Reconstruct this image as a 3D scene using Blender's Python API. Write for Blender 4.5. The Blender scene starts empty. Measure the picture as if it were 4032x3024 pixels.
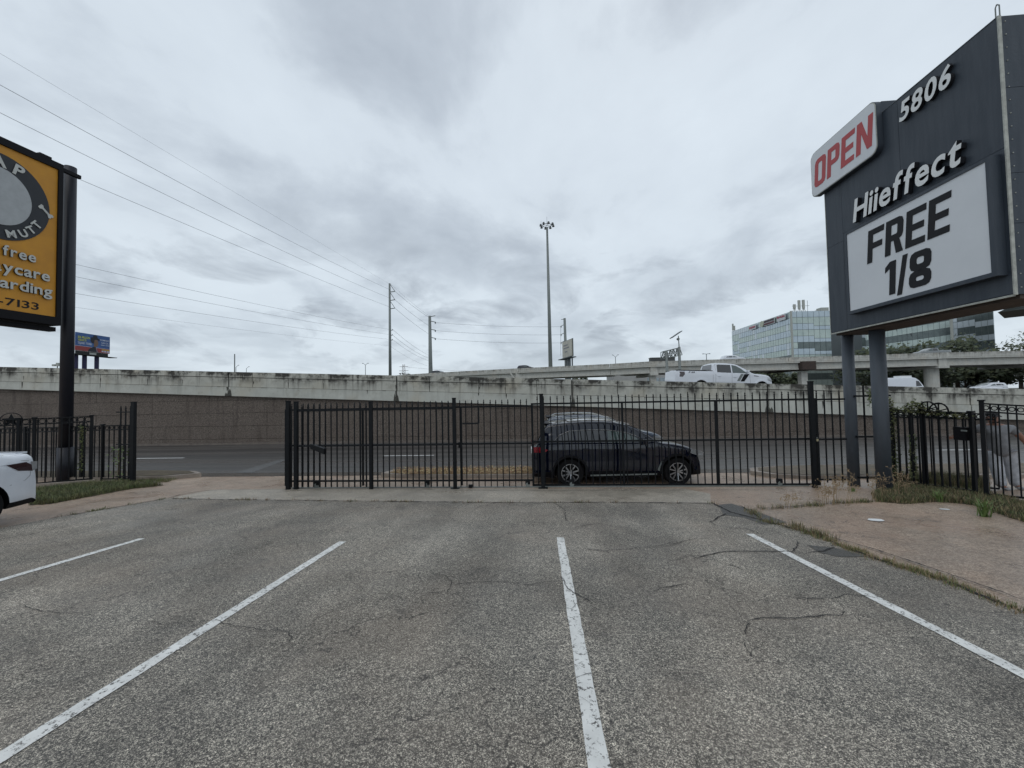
import bpy, bmesh, math, random
from math import sin, cos, pi, radians, sqrt, atan2, hypot
from mathutils import Matrix, Vector
random.seed(11)
SC = bpy.context.scene
COL = SC.collection

# ------------------------------------------------------------------ camera, sky, sun, exposure
F = 1515.0; PITCH = radians(1.815); ROLL = 0.019; PSI = radians(3.245); EYE = 2.35
CAMR = Matrix.Rotation(PSI, 3, 'Z') @ Matrix.Rotation(pi/2+PITCH, 3, 'X') @ Matrix.Rotation(-ROLL, 3, 'Z')
camd = bpy.data.cameras.new('camera'); cam = bpy.data.objects.new('camera', camd); COL.objects.link(cam)
camd.sensor_width = 36; camd.lens = F/4032*36; camd.clip_start = 0.05; camd.clip_end = 3000
cam.matrix_world = Matrix.Translation((0, 0, EYE)) @ CAMR.to_4x4()
SC.camera = cam

W = bpy.data.worlds.new('World'); SC.world = W; W.use_nodes = True
nt = W.node_tree; nt.nodes.clear()
def N(t, **k):
    n = nt.nodes.new(t)
    for a, b in k.items(): setattr(n, a, b)
    return n
def mathn(op, a, b=None, c=None):
    n = N('ShaderNodeMath', operation=op)
    for i, v in enumerate((a, b, c)):
        if v is None: continue
        if isinstance(v, (int, float)): n.inputs[i].default_value = v
        else: nt.links.new(v, n.inputs[i])
    return n.outputs[0]
out = N('ShaderNodeOutputWorld'); bg = N('ShaderNodeBackground'); nt.links.new(bg.outputs[0], out.inputs[0])
sky = N('ShaderNodeTexSky', sky_type='NISHITA'); sky.sun_disc = False
sky.sun_elevation = radians(55); sky.sun_rotation = radians(20)
tc = N('ShaderNodeTexCoord'); sep = N('ShaderNodeSeparateXYZ'); nt.links.new(tc.outputs['Generated'], sep.inputs[0])
zp = mathn('MAXIMUM', sep.outputs[2], 0.0)
den = mathn('ADD', zp, 0.22)
cx = mathn('DIVIDE', sep.outputs[0], den); cy = mathn('DIVIDE', sep.outputs[1], den)
cmb = N('ShaderNodeCombineXYZ'); nt.links.new(cx, cmb.inputs[0]); nt.links.new(cy, cmb.inputs[1])
def cloud(scale, detail, rough, dist, sx, sy, rz, off):
    mp = N('ShaderNodeMapping'); mp.inputs['Scale'].default_value = (sx, sy, 1); mp.inputs['Rotation'].default_value = (0, 0, rz)
    mp.inputs['Location'].default_value = off
    nt.links.new(cmb.outputs[0], mp.inputs[0])
    n = N('ShaderNodeTexNoise'); n.inputs['Scale'].default_value = scale; n.inputs['Detail'].default_value = detail
    n.inputs['Roughness'].default_value = rough; n.inputs['Distortion'].default_value = dist
    nt.links.new(mp.outputs[0], n.inputs[0]); return n.outputs[0]
c1 = cloud(.9, 6, .5, .4, 1.0, .72, .25, (3.1, 1.7, 0))
c2 = cloud(2.3, 9, .56, .2, 1.0, .8, -.30, (7.3, 4.4, 0))
c3 = cloud(2.1, 8, .58, .5, 1, 1, .6, (1.2, 9.1, 0))
v = mathn('ADD', mathn('MULTIPLY', c1, .55), mathn('MULTIPLY', c2, .45))
rp = N('ShaderNodeValToRGB'); nt.links.new(v, rp.inputs[0])
e = rp.color_ramp.elements
e[0].position = .35; e[0].color = (3.45, 3.95, 4.6, 1)
e[1].position = .66; e[1].color = (6.75, 7.5, 8.2, 1)
m1 = rp.color_ramp.elements.new(.46); m1.color = (4.8, 5.4, 6.1, 1)
m2 = rp.color_ramp.elements.new(.53); m2.color = (6.1, 6.8, 7.5, 1)
# low dark wisps in the band just above the horizon
band = N('ShaderNodeValToRGB'); nt.links.new(zp, band.inputs[0])
bl = band.color_ramp.elements; bl[0].position = .02; bl[0].color = (.25,)*3+(1,); bl[1].position = .48; bl[1].color = (0, 0, 0, 1)
bb = bl.new(.19); bb.color = (1, 1, 1, 1)
wr = N('ShaderNodeValToRGB'); nt.links.new(c3, wr.inputs[0])
wr.color_ramp.elements[0].position = .51; wr.color_ramp.elements[1].position = .66
wm = mathn('MULTIPLY', mathn('MULTIPLY', wr.outputs[0], band.outputs[0]), .85)
# paler towards the horizon
hz = N('ShaderNodeMapRange'); nt.links.new(zp, hz.inputs[0]); hz.inputs[1].default_value = 0; hz.inputs[2].default_value = .5
hz.inputs[3].default_value = .55; hz.inputs[4].default_value = 0.0
mixh = N('ShaderNodeMix', data_type='RGBA'); nt.links.new(hz.outputs[0], mixh.inputs[0]); nt.links.new(rp.outputs[0], mixh.inputs[6]); mixh.inputs[7].default_value = (6.6, 7.45, 8.05, 1)
mixw = N('ShaderNodeMix', data_type='RGBA'); nt.links.new(wm, mixw.inputs[0]); nt.links.new(mixh.outputs[2], mixw.inputs[6]); mixw.inputs[7].default_value = (3.3, 3.75, 4.3, 1)
mixs = N('ShaderNodeMix', data_type='RGBA'); mixs.inputs[0].default_value = .96
nt.links.new(sky.outputs[0], mixs.inputs[6]); nt.links.new(mixw.outputs[2], mixs.inputs[7])
nt.links.new(mixs.outputs[2], bg.inputs[0]); bg.inputs[1].default_value = 0.1
sd = bpy.data.lights.new('sun', 'SUN'); sd.energy = 0.6; sd.angle = radians(40); sd.color = (1, .97, .93)
so = bpy.data.objects.new('sun', sd); COL.objects.link(so); so.location = (0, 0, 60)
so.rotation_euler = (radians(35), 0, radians(-20))
SC.view_settings.view_transform = 'Standard'; SC.view_settings.look = 'None'
SC.view_settings.exposure = 0.14; SC.view_settings.gamma = 1; SC.view_settings.use_curve_mapping = False
SC.render.engine = 'CYCLES'

# ------------------------------------------------------------------ survey helpers (photo point -> place on a plane of the site)
C0 = Vector((0, 0, EYE)); M_ = 0.0681
def ray(px, py): return CAMR @ Vector(((px-2016)/F, -(py-1512)/F, -1))
def gz(y):
    if y < 9.9: return .75 - M_*max(y, -3)
    z0 = .75 - M_*9.9
    return z0*(1-(y-9.9)/2.0) if y < 11.9 else 0.0
def G(px, py, z=None):
    d = ray(px, py); t = 9.0
    for i in range(60):
        q = C0 + d*t
        t = .5*t + .5*((gz(q.y) if z is None else z)-EYE)/d.z
    return C0 + d*t
def D(px, py, dep): return C0 + ray(px, py)*dep
def PL(px, py, a, b, off=0.0):
    n = Vector((-(b[1]-a[1]), b[0]-a[0])).normalized()
    if n.y < 0: n = -n
    d = ray(px, py); t = (a[0]*n.x + a[1]*n.y + off)/(d.x*n.x + d.y*n.y)
    return C0 + d*t
def ZA(px, py, P):
    d = ray(px, py); return EYE + d.z*hypot(P[0], P[1])/hypot(d.x, d.y)

# ------------------------------------------------------------------ materials
MATS = {}
def mat(name, col, rough=.6, metal=0.0, col2=None, scale=6.0, amt=.5, bump=0.0, bscale=None, coat=0.0, spec=None, rvar=0.0, detail=5, emis=None, stretch=(1,1,1), lo=.35, hi=.65):
    if name in MATS: return MATS[name]
    m = bpy.data.materials.new(name); m.use_nodes = True; t = m.node_tree; b = t.nodes['Principled BSDF']
    b.inputs['Base Color'].default_value = (*col, 1); b.inputs['Roughness'].default_value = rough; b.inputs['Metallic'].default_value = metal
    if coat: b.inputs['Coat Weight'].default_value = coat; b.inputs['Coat Roughness'].default_value = .04
    if spec is not None: b.inputs['Specular IOR Level'].default_value = spec
    col2 = col2 or tuple(c*.75 for c in col)
    g = t.nodes.new('ShaderNodeNewGeometry'); mp = t.nodes.new('ShaderNodeMapping'); mp.inputs['Scale'].default_value = stretch
    t.links.new(g.outputs['Position'], mp.inputs[0])
    n = t.nodes.new('ShaderNodeTexNoise'); n.inputs['Scale'].default_value = scale; n.inputs['Detail'].default_value = detail; n.inputs['Roughness'].default_value = .6
    t.links.new(mp.outputs[0], n.inputs[0])
    r = t.nodes.new('ShaderNodeMapRange'); r.inputs[1].default_value = lo; r.inputs[2].default_value = hi; r.inputs[4].default_value = amt
    t.links.new(n.outputs[0], r.inputs[0])
    mx = t.nodes.new('ShaderNodeMix'); mx.data_type = 'RGBA'; mx.inputs[6].default_value = (*col, 1); mx.inputs[7].default_value = (*col2, 1)
    t.links.new(r.outputs[0], mx.inputs[0]); t.links.new(mx.outputs[2], b.inputs['Base Color'])
    if rvar:
        r2 = t.nodes.new('ShaderNodeMapRange'); r2.inputs[1].default_value = .3; r2.inputs[2].default_value = .7
        r2.inputs[3].default_value = rough-rvar; r2.inputs[4].default_value = rough+rvar; t.links.new(n.outputs[0], r2.inputs[0]); t.links.new(r2.outputs[0], b.inputs['Roughness'])
    if bump:
        nb = t.nodes.new('ShaderNodeTexNoise'); nb.inputs['Scale'].default_value = bscale or scale*4; nb.inputs['Detail'].default_value = 4
        t.links.new(g.outputs['Position'], nb.inputs[0]); bp = t.nodes.new('ShaderNodeBump'); bp.inputs['Strength'].default_value = bump; bp.inputs['Distance'].default_value = .02
        t.links.new(nb.outputs[0], bp.inputs['Height']); t.links.new(bp.outputs[0], b.inputs['Normal'])
    MATS[name] = m; return m

class NT:
    """small node helper for the richer materials"""
    def __init__(s, name):
        s.m = bpy.data.materials.new(name); s.m.use_nodes = True; s.t = s.m.node_tree; s.b = s.t.nodes['Principled BSDF']
        s.g = s.t.nodes.new('ShaderNodeNewGeometry'); s.pos = s.g.outputs['Position']; MATS[name] = s.m
    def n(s, t, **k):
        x = s.t.nodes.new(t)
        for a, b in k.items(): setattr(x, a, b)
        return x
    def L(s, a, b): s.t.links.new(a, b)
    def set(s, sock, v):
        if isinstance(v, (int, float)): sock.default_value = v
        elif isinstance(v, tuple): sock.default_value = (*v, 1) if len(v) == 3 and len(sock.default_value) == 4 else v
        else: s.L(v, sock)
    def mapping(s, sc, rot=0.0, src=None):
        x = s.n('ShaderNodeMapping'); x.inputs['Scale'].default_value = sc; x.inputs['Rotation'].default_value = (0, 0, rot); s.L(src or s.pos, x.inputs[0]); return x.outputs[0]
    def noise(s, scale, detail=4, rough=.55, vec=None, dist=0.0):
        x = s.n('ShaderNodeTexNoise'); x.inputs['Scale'].default_value = scale; x.inputs['Detail'].default_value = detail
        x.inputs['Roughness'].default_value = rough; x.inputs['Distortion'].default_value = dist; s.L(vec or s.pos, x.inputs[0]); return x.outputs[0]
    def vor(s, scale, vec=None, feature='F1', out='Color'):
        x = s.n('ShaderNodeTexVoronoi', feature=feature); x.inputs['Scale'].default_value = scale; s.L(vec or s.pos, x.inputs[0]); return x.outputs[out]
    def rng(s, v, a, b, c=0.0, d=1.0):
        x = s.n('ShaderNodeMapRange'); x.inputs[1].default_value = a; x.inputs[2].default_value = b; x.inputs[3].default_value = c; x.inputs[4].default_value = d; s.L(v, x.inputs[0]); return x.outputs[0]
    def math(s, op, a, b=0.0):
        x = s.n('ShaderNodeMath', operation=op); s.set(x.inputs[0], a); s.set(x.inputs[1], b); return x.outputs[0]
    def mix(s, f, a, b, mode='MIX'):
        x = s.n('ShaderNodeMix', data_type='RGBA', blend_type=mode); s.set(x.inputs[0], f); s.set(x.inputs[6], a); s.set(x.inputs[7], b); return x.outputs[2]
    def ramp(s, v, stops):
        x = s.n('ShaderNodeValToRGB'); s.L(v, x.inputs[0]); el = x.color_ramp.elements
        while len(el) < len(stops): el.new(.5)
        for i, (p, c) in enumerate(stops): el[i].position = p; el[i].color = (*c, 1)
        return x.outputs[0]
    def bw(s, c):
        x = s.n('ShaderNodeSeparateColor'); s.L(c, x.inputs[0]); return x.outputs[0]
    def bump(s, h, st, dist=.01):
        x = s.n('ShaderNodeBump'); x.inputs['Strength'].default_value = st; x.inputs['Distance'].default_value = dist; s.L(h, x.inputs['Height']); s.L(x.outputs[0], s.b.inputs['Normal'])
    def fin(s, col, rough):
        s.set(s.b.inputs['Base Color'], col); s.set(s.b.inputs['Roughness'], rough); return s.m

def aggregate(name, stops, tint=None, big=(.8, 1.15), rough=(.55, .85), cell=270, cracks=True, wet=0.0, dark=(.035,.035,.038), detailmix=False):
    s = NT(name)
    cellv = s.bw(s.vor(cell)); cell2 = s.bw(s.vor(cell*.42))
    vv = s.math('ADD', s.math('MULTIPLY', cellv, .66), s.math('MULTIPLY', cell2, .34))
    col = s.ramp(vv, stops)
    bigv = s.rng(s.noise(.55, 5, .6), .33, .67, big[0], big[1])
    mid = s.rng(s.noise(3.2, 5, .65), .3, .7, .86, 1.12)
    if detailmix:   # worn wheel paths along the bays, coarse loose stones
        wp_ = s.rng(s.noise(1.0, 4, .6, s.mapping((1.5, .18, 1))), .38, .62, .84, 1.14); mid = s.math('MULTIPLY', mid, wp_)
        st = s.rng(s.bw(s.vor(75)), .90, .97, 1.0, 1.5); mid = s.math('MULTIPLY', mid, st)
        dk = s.rng(s.bw(s.vor(58)), .03, .10, .55, 1.0); mid = s.math('MULTIPLY', mid, dk)
    k = s.math('MULTIPLY', bigv, mid)
    cmb = s.n('ShaderNodeCombineXYZ')
    for i in range(3): s.L(k, cmb.inputs[i])
    col = s.mix(1.0, col, cmb.outputs[0], 'MULTIPLY')
    if tint: col = s.mix(s.rng(s.noise(.9, 4), .45, .7, 0, tint[1]), col, tint[0])
    # dark soft stains
    col = s.mix(s.rng(s.noise(1.7, 6, .7, dist=.6), .60, .74, 0, .45), col, dark)
    if cracks:
        dv = s.n('ShaderNodeVectorMath', operation='ADD')
        nz = s.n('ShaderNodeTexNoise'); nz.inputs['Scale'].default_value = 2.6; nz.inputs['Detail'].default_value = 6; s.L(s.pos, nz.inputs[0])
        sc = s.n('ShaderNodeVectorMath', operation='SCALE'); s.L(nz.outputs['Color'], sc.inputs[0]); sc.inputs['Scale'].default_value = .9
        s.L(s.pos, dv.inputs[0]); s.L(sc.outputs[0], dv.inputs[1])
        ed = s.vor(.85, dv.outputs[0], 'DISTANCE_TO_EDGE', 'Distance')
        line = s.rng(ed, .002, .0075, 1, 0)
        ed2 = s.vor(2.6, dv.outputs[0], 'DISTANCE_TO_EDGE', 'Distance'); l2_ = s.math('MULTIPLY', s.rng(ed2, .004, .015, .8, 0), s.rng(s.noise(.7, 3, .5, s.mapping((1, 1, 1), .7)), .56, .62)); line = s.math('MAXIMUM', line, l2_)
        msk = s.rng(s.noise(.9, 3), .45, .56)
        col = s.mix(s.math('MULTIPLY', s.math('MULTIPLY', line, msk), .74), col, (.018, .017, .016))
    s.bump(vv, .35, .006)
    rr = s.rng(s.noise(.8, 4, .6), .35, .65, rough[0], rough[1])
    return s.fin(col, rr)

A1 = aggregate('asphalt', [(.16, (.026, .025, .023)), (.42, (.078, .071, .062)), (.62, (.18, .163, .138)), (.86, (.56, .51, .42))], tint=((.25, .20, .155), .28), big=(.70, 1.50), detailmix=True)
CG = aggregate('grey_concrete', [(.15, (.16, .14, .112)), (.5, (.32, .283, .232)), (.85, (.52, .47, .39))], cell=130, rough=(.25, .6), cracks=False, dark=(.09, .08, .07))
CP = aggregate('tan_concrete', [(.12, (.135, .098, .070)), (.5, (.30, .218, .160)), (.85, (.50, .40, .305))], cell=110, rough=(.22, .55), cracks=True, dark=(.13, .085, .06), tint=((.33, .215, .15), .5))

def m_road():
    s = NT('wet_road')
    v1 = s.noise(1.0, 5, .6, s.mapping((.05, 1.1, 1)))
    v2 = s.bw(s.vor(60))
    col = s.mix(s.rng(v1, .40, .60), (.024, .0215, .0205), (.098, .093, .091))  # paler bands put the sheen of wet reflections into the base colour
    col = s.mix(.25, col, s.mix(v2, (.02, .02, .02), (.16, .15, .14)))
    s.bump(v2, .15, .004)
    return s.fin(col, s.rng(v1, .35, .65, .5, .22))
ROAD = m_road()

def m_conc(name, base, warm, stain, amt):
    s = NT(name)
    at = s.n('ShaderNodeAttribute'); at.attribute_name = 'h'; h = at.outputs['Fac']
    big = s.noise(.55, 4, .5)
    col = s.mix(s.rng(s.noise(1.3, 6, .65), .3, .7), base, tuple(c*.78 for c in base))
    col = s.mix(s.rng(big, .52, .68, 0, .7), col, warm)
    streak = s.noise(1.0, 5, .6, s.mapping((3.2, 1, .35)))
    st2 = s.noise(1.0, 6, .7, s.mapping((1.1, 1, 1.2)))
    topm = s.rng(h, .35, 1.0)
    m1 = s.math('MULTIPLY', s.rng(st2, .44, .60), s.math('POWER', topm, 1.6))
    m2 = s.math('MULTIPLY', s.rng(streak, .50, .66, 0, .55), s.rng(h, 0, 1, .25, 1))
    f = s.math('MINIMUM', s.math('MULTIPLY', s.math('ADD', m1, m2), amt), .95)
    col = s.mix(f, col, stain)
    # rusty brown mottling
    col = s.mix(s.math('MULTIPLY', s.rng(s.noise(2.4, 6, .7), .56, .70), .35), col, (.20, .17, .12))
    s.bump(s.noise(9, 5, .7), .35, .02)
    return s.fin(col, .85)
PARA = m_conc('parapet_concrete', (.51, .51, .455), (.43, .40, .32), (.030, .028, .024), 1.25)
FASC = m_conc('fascia_concrete', (.53, .54, .49), (.46, .435, .36), (.10, .095, .08), .6)
FLYC = m_conc('overpass_concrete', (.54, .54, .50), (.50, .47, .41), (.09, .083, .07), .6)

def m_panel():
    s = NT('brown_aggregate')
    v = s.bw(s.vor(62)); col = s.ramp(v, [(.1, (.062, .049, .041)), (.5, (.118, .095, .080)), (.85, (.24, .205, .175))])
    col = s.mix(s.rng(s.noise(.5, 4), .35, .65, 0, .35), col, (.10, .078, .064))
    col = s.mix(s.rng(s.noise(1, 4, .6, s.mapping((2.5, 1, .25))), .55, .7, 0, .4), col, (.04, .03, .025))
    s.bump(v, .6, .015); return s.fin(col, .9)
PAN = m_panel()
BLK = mat('black_iron', (.0035, .005, .007), .5, 0, (.008, .009, .010), 14, .6, .1, spec=.22)
SLATE = mat('slate_paint', (.032, .043, .058), .5, 0, (.052, .064, .080), 5, .8, .10, 30, stretch=(2, 2, .22), spec=.35)
SLATE2 = mat('slate_pole_paint', (.070, .085, .104), .6, 0, (.048, .058, .070), 3.0, .7, .12, 40, stretch=(2, 2, .4))
NAVY = mat('navy_pole_paint', (.006, .008, .016), .5, 0, (.010, .012, .018), 6, .6, .1)
WHT = mat('sign_white', (.66, .69, .72), .55, 0, (.58, .61, .64), 1.3, .5)
LTR = mat('letter_white', (.74, .76, .76), .5, 0, (.62, .64, .64), 6, .5)
LBLK = mat('letter_side_black', (.012, .013, .017), .5)
TXTG = mat('panel_black', (.016, .017, .020), .7, spec=.25)
RED = mat('open_red', (.42, .045, .05), .5, 0, (.36, .05, .055), 3, .6)
EDGE = mat('worn_trim', (.46, .48, .44), .7, 0, (.25, .26, .24), 12, .7)
ORG = mat('sign_orange', (.62, .285, .018), .55, 0, (.46, .20, .02), 1.6, .6)
PAINTL = NT('lot_paint')
def m_line():
    s = PAINTL
    a = s.bw(s.vor(110)); w = s.noise(26, 5, .75)
    col = s.mix(s.rng(s.noise(5, 4), .3, .7), (.76, .76, .73), (.60, .60, .575))
    col = s.mix(s.math('MULTIPLY', s.rng(w, .52, .59), s.rng(a, .3, .55)), col, (.10, .095, .088))
    s.bump(a, .35, .006)
    return s.fin(col, .7)
LINE = m_line()
RLINE = mat('road_paint', (.70, .71, .70), .6, 0, (.42, .42, .41), 9, .6)
CRK = mat('crack_dark', (.018, .017, .018), .9)
SOIL = mat('soil', (.075, .058, .042), .95, 0, (.12, .10, .06), 4, .8, .5)
LEAFY = mat('dry_leaves', (.37, .28, .15), .8, 0, (.22, .13, .07), 5, .9, .6, 60)
GRS = mat('grass_green', (.105, .145, .045), .7, 0, (.19, .18, .075), 3, .8)
GRS2 = mat('grass_dark', (.040, .058, .026), .8, 0, (.10, .085, .045), 3, .8)
STRAW = mat('dry_stalk', (.30, .22, .13), .8)
FOL = mat('foliage', (.032, .048, .026), .75, 0, (.075, .085, .04), 1.2, .8)
FOL2 = mat('foliage_light', (.06, .085, .035), .75, 0, (.10, .10, .05), 1.2, .8)
BARK = mat('bark', (.07, .055, .045), .9)
KERB = mat('kerb_concrete', (.30, .26, .22), .65, 0, (.20, .165, .14), 5, .8, .3)
GALV = mat('galvanised', (.16, .18, .175), .55, .3, (.22, .24, .23), 4, .7)
STEEL = mat('pole_steel', (.17, .19, .20), .6, .2, (.12, .135, .14), 3, .6)
RUST = mat('rust_box', (.042, .032, .028), .85, 0, (.07, .045, .035), 3, .7)
GLS1 = mat('glass_pale_green', (.46, .53, .49), .16, .5, (.36, .43, .41), .5, .8)
GLS2 = mat('glass_pale_blue', (.47, .54, .58), .16, .5, (.38, .45, .50), .5, .8)
GLS3 = mat('glass_dark', (.11, .135, .135), .14, .55, (.17, .20, .19), .6, .7)
GLS4 = mat('glass_silver', (.56, .61, .64), .22, .5, (.46, .52, .55), .6, .7)
MULL = mat('mullion', (.075, .09, .095), .5)
TINT = mat('car_glass_dark', (.010, .012, .014), .04, 0, (.012, .014, .016), coat=1)
CLRG = mat('car_glass_clear', (.045, .07, .065), .04, 0, (.03, .045, .045), coat=1)
TYRE = mat('tyre_rubber', (.008, .008, .009), .85, spec=.2)
RIM = mat('alloy', (.45, .46, .48), .28, .9)
PBLK = mat('car_black_plastic', (.006, .006, .008), .6, spec=.2)
PAINTK = mat('car_paint_navy_black', (.0016, .0035, .012), .06, 0, (.002, .004, .014), spec=.75)
PAINTW = mat('car_paint_white', (.66, .69, .74), .3, 0, (.60, .63, .68), coat=1)
PAINTB = mat('car_paint_blue', (.03, .045, .075), .3, .2, coat=1)
PAINTG = mat('car_paint_grey', (.20, .215, .22), .35, .3, coat=1)
LAMPR = mat('lamp_red', (.28, .012, .025), .15, coat=1)
LAMPC = mat('lamp_clear', (.42, .44, .46), .1, .4, coat=1)
LAMPD = mat('lamp_dark', (.03, .012, .016), .12, coat=1)
CHR = mat('chrome', (.6, .62, .64), .15, .95)

# ------------------------------------------------------------------ mesh helpers
class MB:
    def __init__(s, o=(0, 0, 0)): s.v = []; s.f = []; s.mi = []; s.o = Vector(o); s.h = None
    def add(s, vs, fs, mi=0):
        k = len(s.v); s.v += [Vector(p)-s.o for p in vs]; s.f += [tuple(i+k for i in f) for f in fs]; s.mi += [mi]*len(fs)
    def hexa(s, p, mi=0):   # 8 points: bottom 4 ccw, top 4 ccw
        s.add(p, [(3, 2, 1, 0), (4, 5, 6, 7), (0, 1, 5, 4), (1, 2, 6, 5), (2, 3, 7, 6), (3, 0, 4, 7)], mi)
    def box(s, c, d, rz=0.0, mi=0):
        c = Vector(c); x, y, z = (k/2 for k in d); r = Matrix.Rotation(rz, 3, 'Z')
        s.hexa([c + r @ Vector(q) for q in ((-x, -y, -z), (x, -y, -z), (x, y, -z), (-x, y, -z), (-x, -y, z), (x, -y, z), (x, y, z), (-x, y, z))], mi)
    def beam(s, a, b, w, h=None, mi=0):
        a = Vector(a); b = Vector(b); h = h or w; d = (b-a).normalized()
        up = Vector((0, 0, 1)) if abs(d.z) < .95 else Vector((0, 1, 0))
        x = d.cross(up).normalized()*w/2; y = x.cross(d).normalized()*h/2
        s.hexa([a-x-y, a+x-y, a+x+y, a-x+y, b-x-y, b+x-y, b+x+y, b-x+y], mi)
    def tube(s, a, b, r1, r2=None, n=10, mi=0, cap=True):
        a = Vector(a); b = Vector(b); r2 = r1 if r2 is None else r2; d = (b-a).normalized()
        up = Vector((0, 0, 1)) if abs(d.z) < .95 else Vector((0, 1, 0)); x = d.cross(up).normalized(); y = x.cross(d)
        vs = [a+(x*cos(2*pi*i/n)+y*sin(2*pi*i/n))*r1 for i in range(n)]+[b+(x*cos(2*pi*i/n)+y*sin(2*pi*i/n))*r2 for i in range(n)]
        fs = [(i, (i+1) % n, n+(i+1) % n, n+i) for i in range(n)]
        if cap: fs += [tuple(range(n))[::-1], tuple(range(n, 2*n))]
        s.add(vs, fs, mi)
    def path(s, pts, r, n=6, mi=0):
        for a, b in zip(pts, pts[1:]): s.tube(a, b, r, r, n, mi, False)
    def prism(s, poly, O, u, v, w, mi=0):   # poly 2D points in frame (O,u,v), extruded by w
        O = Vector(O); u = Vector(u); v = Vector(v); w = Vector(w); n = len(poly)
        a = [O+u*p[0]+v*p[1] for p in poly]
        s.add(a+[q+w for q in a], [tuple(range(n)), tuple(range(n, 2*n))[::-1]]+[((i+1) % n, i, n+i, n+(i+1) % n) for i in range(n)], mi)
    def ring(s, c, nrm, r, t, n=14, m=5, mi=0):
        c = Vector(c); nrm = Vector(nrm).normalized(); x = nrm.cross(Vector((0, 0, 1))).normalized(); y = x.cross(nrm)
        vs = []; fs = []
        for i in range(n):
            a = 2*pi*i/n; e = x*cos(a)+y*sin(a)
            for j in range(m): b = 2*pi*j/m; vs.append(c+e*(r+t*cos(b))+nrm*t*sin(b))
        for i in range(n):
            for j in range(m): fs.append((i*m+j, ((i+1) % n)*m+j, ((i+1) % n)*m+(j+1) % m, i*m+(j+1) % m))
        s.add(vs, fs, mi)
    def mesh(s, mats, smooth=False):
        me = bpy.data.meshes.new('m'); me.from_pydata([tuple(q) for q in s.v], [], s.f)
        for q in (mats if isinstance(mats, (list, tuple)) else [mats]): me.materials.append(q)
        me.polygons.foreach_set('material_index', s.mi)
        if smooth: me.polygons.foreach_set('use_smooth', [True]*len(s.f))
        if s.h is not None:
            at = me.attributes.new('h', 'FLOAT', 'POINT'); at.data.foreach_set('value', s.h)
        me.update(); return me
    def build(s, name, mats, parent=None, loc=None, smooth=False):
        return obj(name, s.mesh(mats, smooth), parent, loc)
def obj(name, me, parent=None, loc=None, rz=0.0):
    o = bpy.data.objects.new(name, me); COL.objects.link(o)
    if parent: o.parent = parent
    if loc is not None: o.location = loc
    if rz: o.rotation_euler = (0, 0, rz)
    return o
def tag(o, label, cat, group=None, kind=None):
    o['label'] = label; o['category'] = cat
    if group: o['group'] = group
    if kind: o['kind'] = kind
    return o
def thing(name, label, cat, loc=(0, 0, 0), rz=0.0, group=None):
    o = obj(name, None, None, loc, rz); o.empty_display_size = .2; return tag(o, label, cat, group)
def struct(o, kind='structure'): o['kind'] = kind; return o
def smooth_by_angle(me, ang=40):
    me.polygons.foreach_set('use_smooth', [True]*len(me.polygons))
    try: me.set_sharp_from_angle(angle=radians(ang))
    except Exception: pass
def fixn(me):
    bm = bmesh.new(); bm.from_mesh(me); bmesh.ops.remove_doubles(bm, verts=bm.verts, dist=1e-5); bmesh.ops.recalc_face_normals(bm, faces=bm.faces); bm.to_mesh(me); bm.free(); me.update()
def apply_mods(o):
    dg = bpy.context.evaluated_depsgraph_get(); dg.update()
    me = bpy.data.meshes.new_from_object(o.evaluated_get(dg)); o.modifiers.clear(); o.data = me; return me
def copy_tree(o, parent=None):
    c = o.copy(); COL.objects.link(c)
    if parent: c.parent = parent
    for ch in [k for k in o.children]: copy_tree(ch, c)
    return c

# ------------------------------------------------------------------ ground, road
g = MB(); g.add([(-900, -200, -.12), (900, -200, -.12), (900, 1500, -.12), (-900, 1500, -.12)], [(0, 1, 2, 3)]); struct(g.build('ground', mat('far_ground', (.09, .085, .07), .9, 0, (.06, .07, .04), .05, .8)))
g = MB(); ys = [-14, -8, -3]+[-3+i*.5 for i in range(1, 26)]+[9.9, 10.4, 10.9, 11.4, 11.9]; ys = sorted(set(ys)); xs = [-42+i*2 for i in range(43)]
vs = [(x, y, gz(y)) for y in ys for x in xs]; nx = len(xs)
g.add(vs, [(j*nx+i, j*nx+i+1, (j+1)*nx+i+1, (j+1)*nx+i) for j in range(len(ys)-1) for i in range(nx-1)])
struct(g.build('pavement', CP))
def sheet(name, pts, m, dz, kind='structure'):
    g = MB(); g.add([(p[0], p[1], gz(p[1])+dz) for p in pts], [tuple(range(len(pts)))]); return struct(g.build(name, m), kind)
def P2(*q): return [(lambda p: (p.x, p.y))(G(*a)) for a in q]
def jag(pts, step=.35, amp=.02):
    r = []
    for a, b in zip(pts, pts[1:]):
        n = max(1, int(hypot(b[0]-a[0], b[1]-a[1])/step))
        for i in range(n):
            t = i/n; r.append((a[0]+(b[0]-a[0])*t+random.uniform(-amp, amp), a[1]+(b[1]-a[1])*t+random.uniform(-amp, amp)))
    r.append(pts[-1]); return r
edgeR = P2((4032, 2418), (3700, 2282), (3441, 2201), (3183, 2100), (3014, 2055), (2878, 2020), (2807, 1984))
edgeT = P2((2807, 1984), (2400, 1980), (2000, 1981), (1500, 1976), (800, 1968), (660, 1963))
edgeL = P2((660, 1963), (453, 2000), (309, 2024), (169, 2048))
lot = [(-9.3, -3), (4.4, -3)] + jag(edgeR)[:-1] + jag(edgeT)[:-1] + jag(edgeL)
sheet('parking_lot', lot, A1, .008)
sheet('parking_lot', [(-9.3, -14), (4.4, -14), (4.4, -3), (-9.3, -3)], A1, .008)
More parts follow.
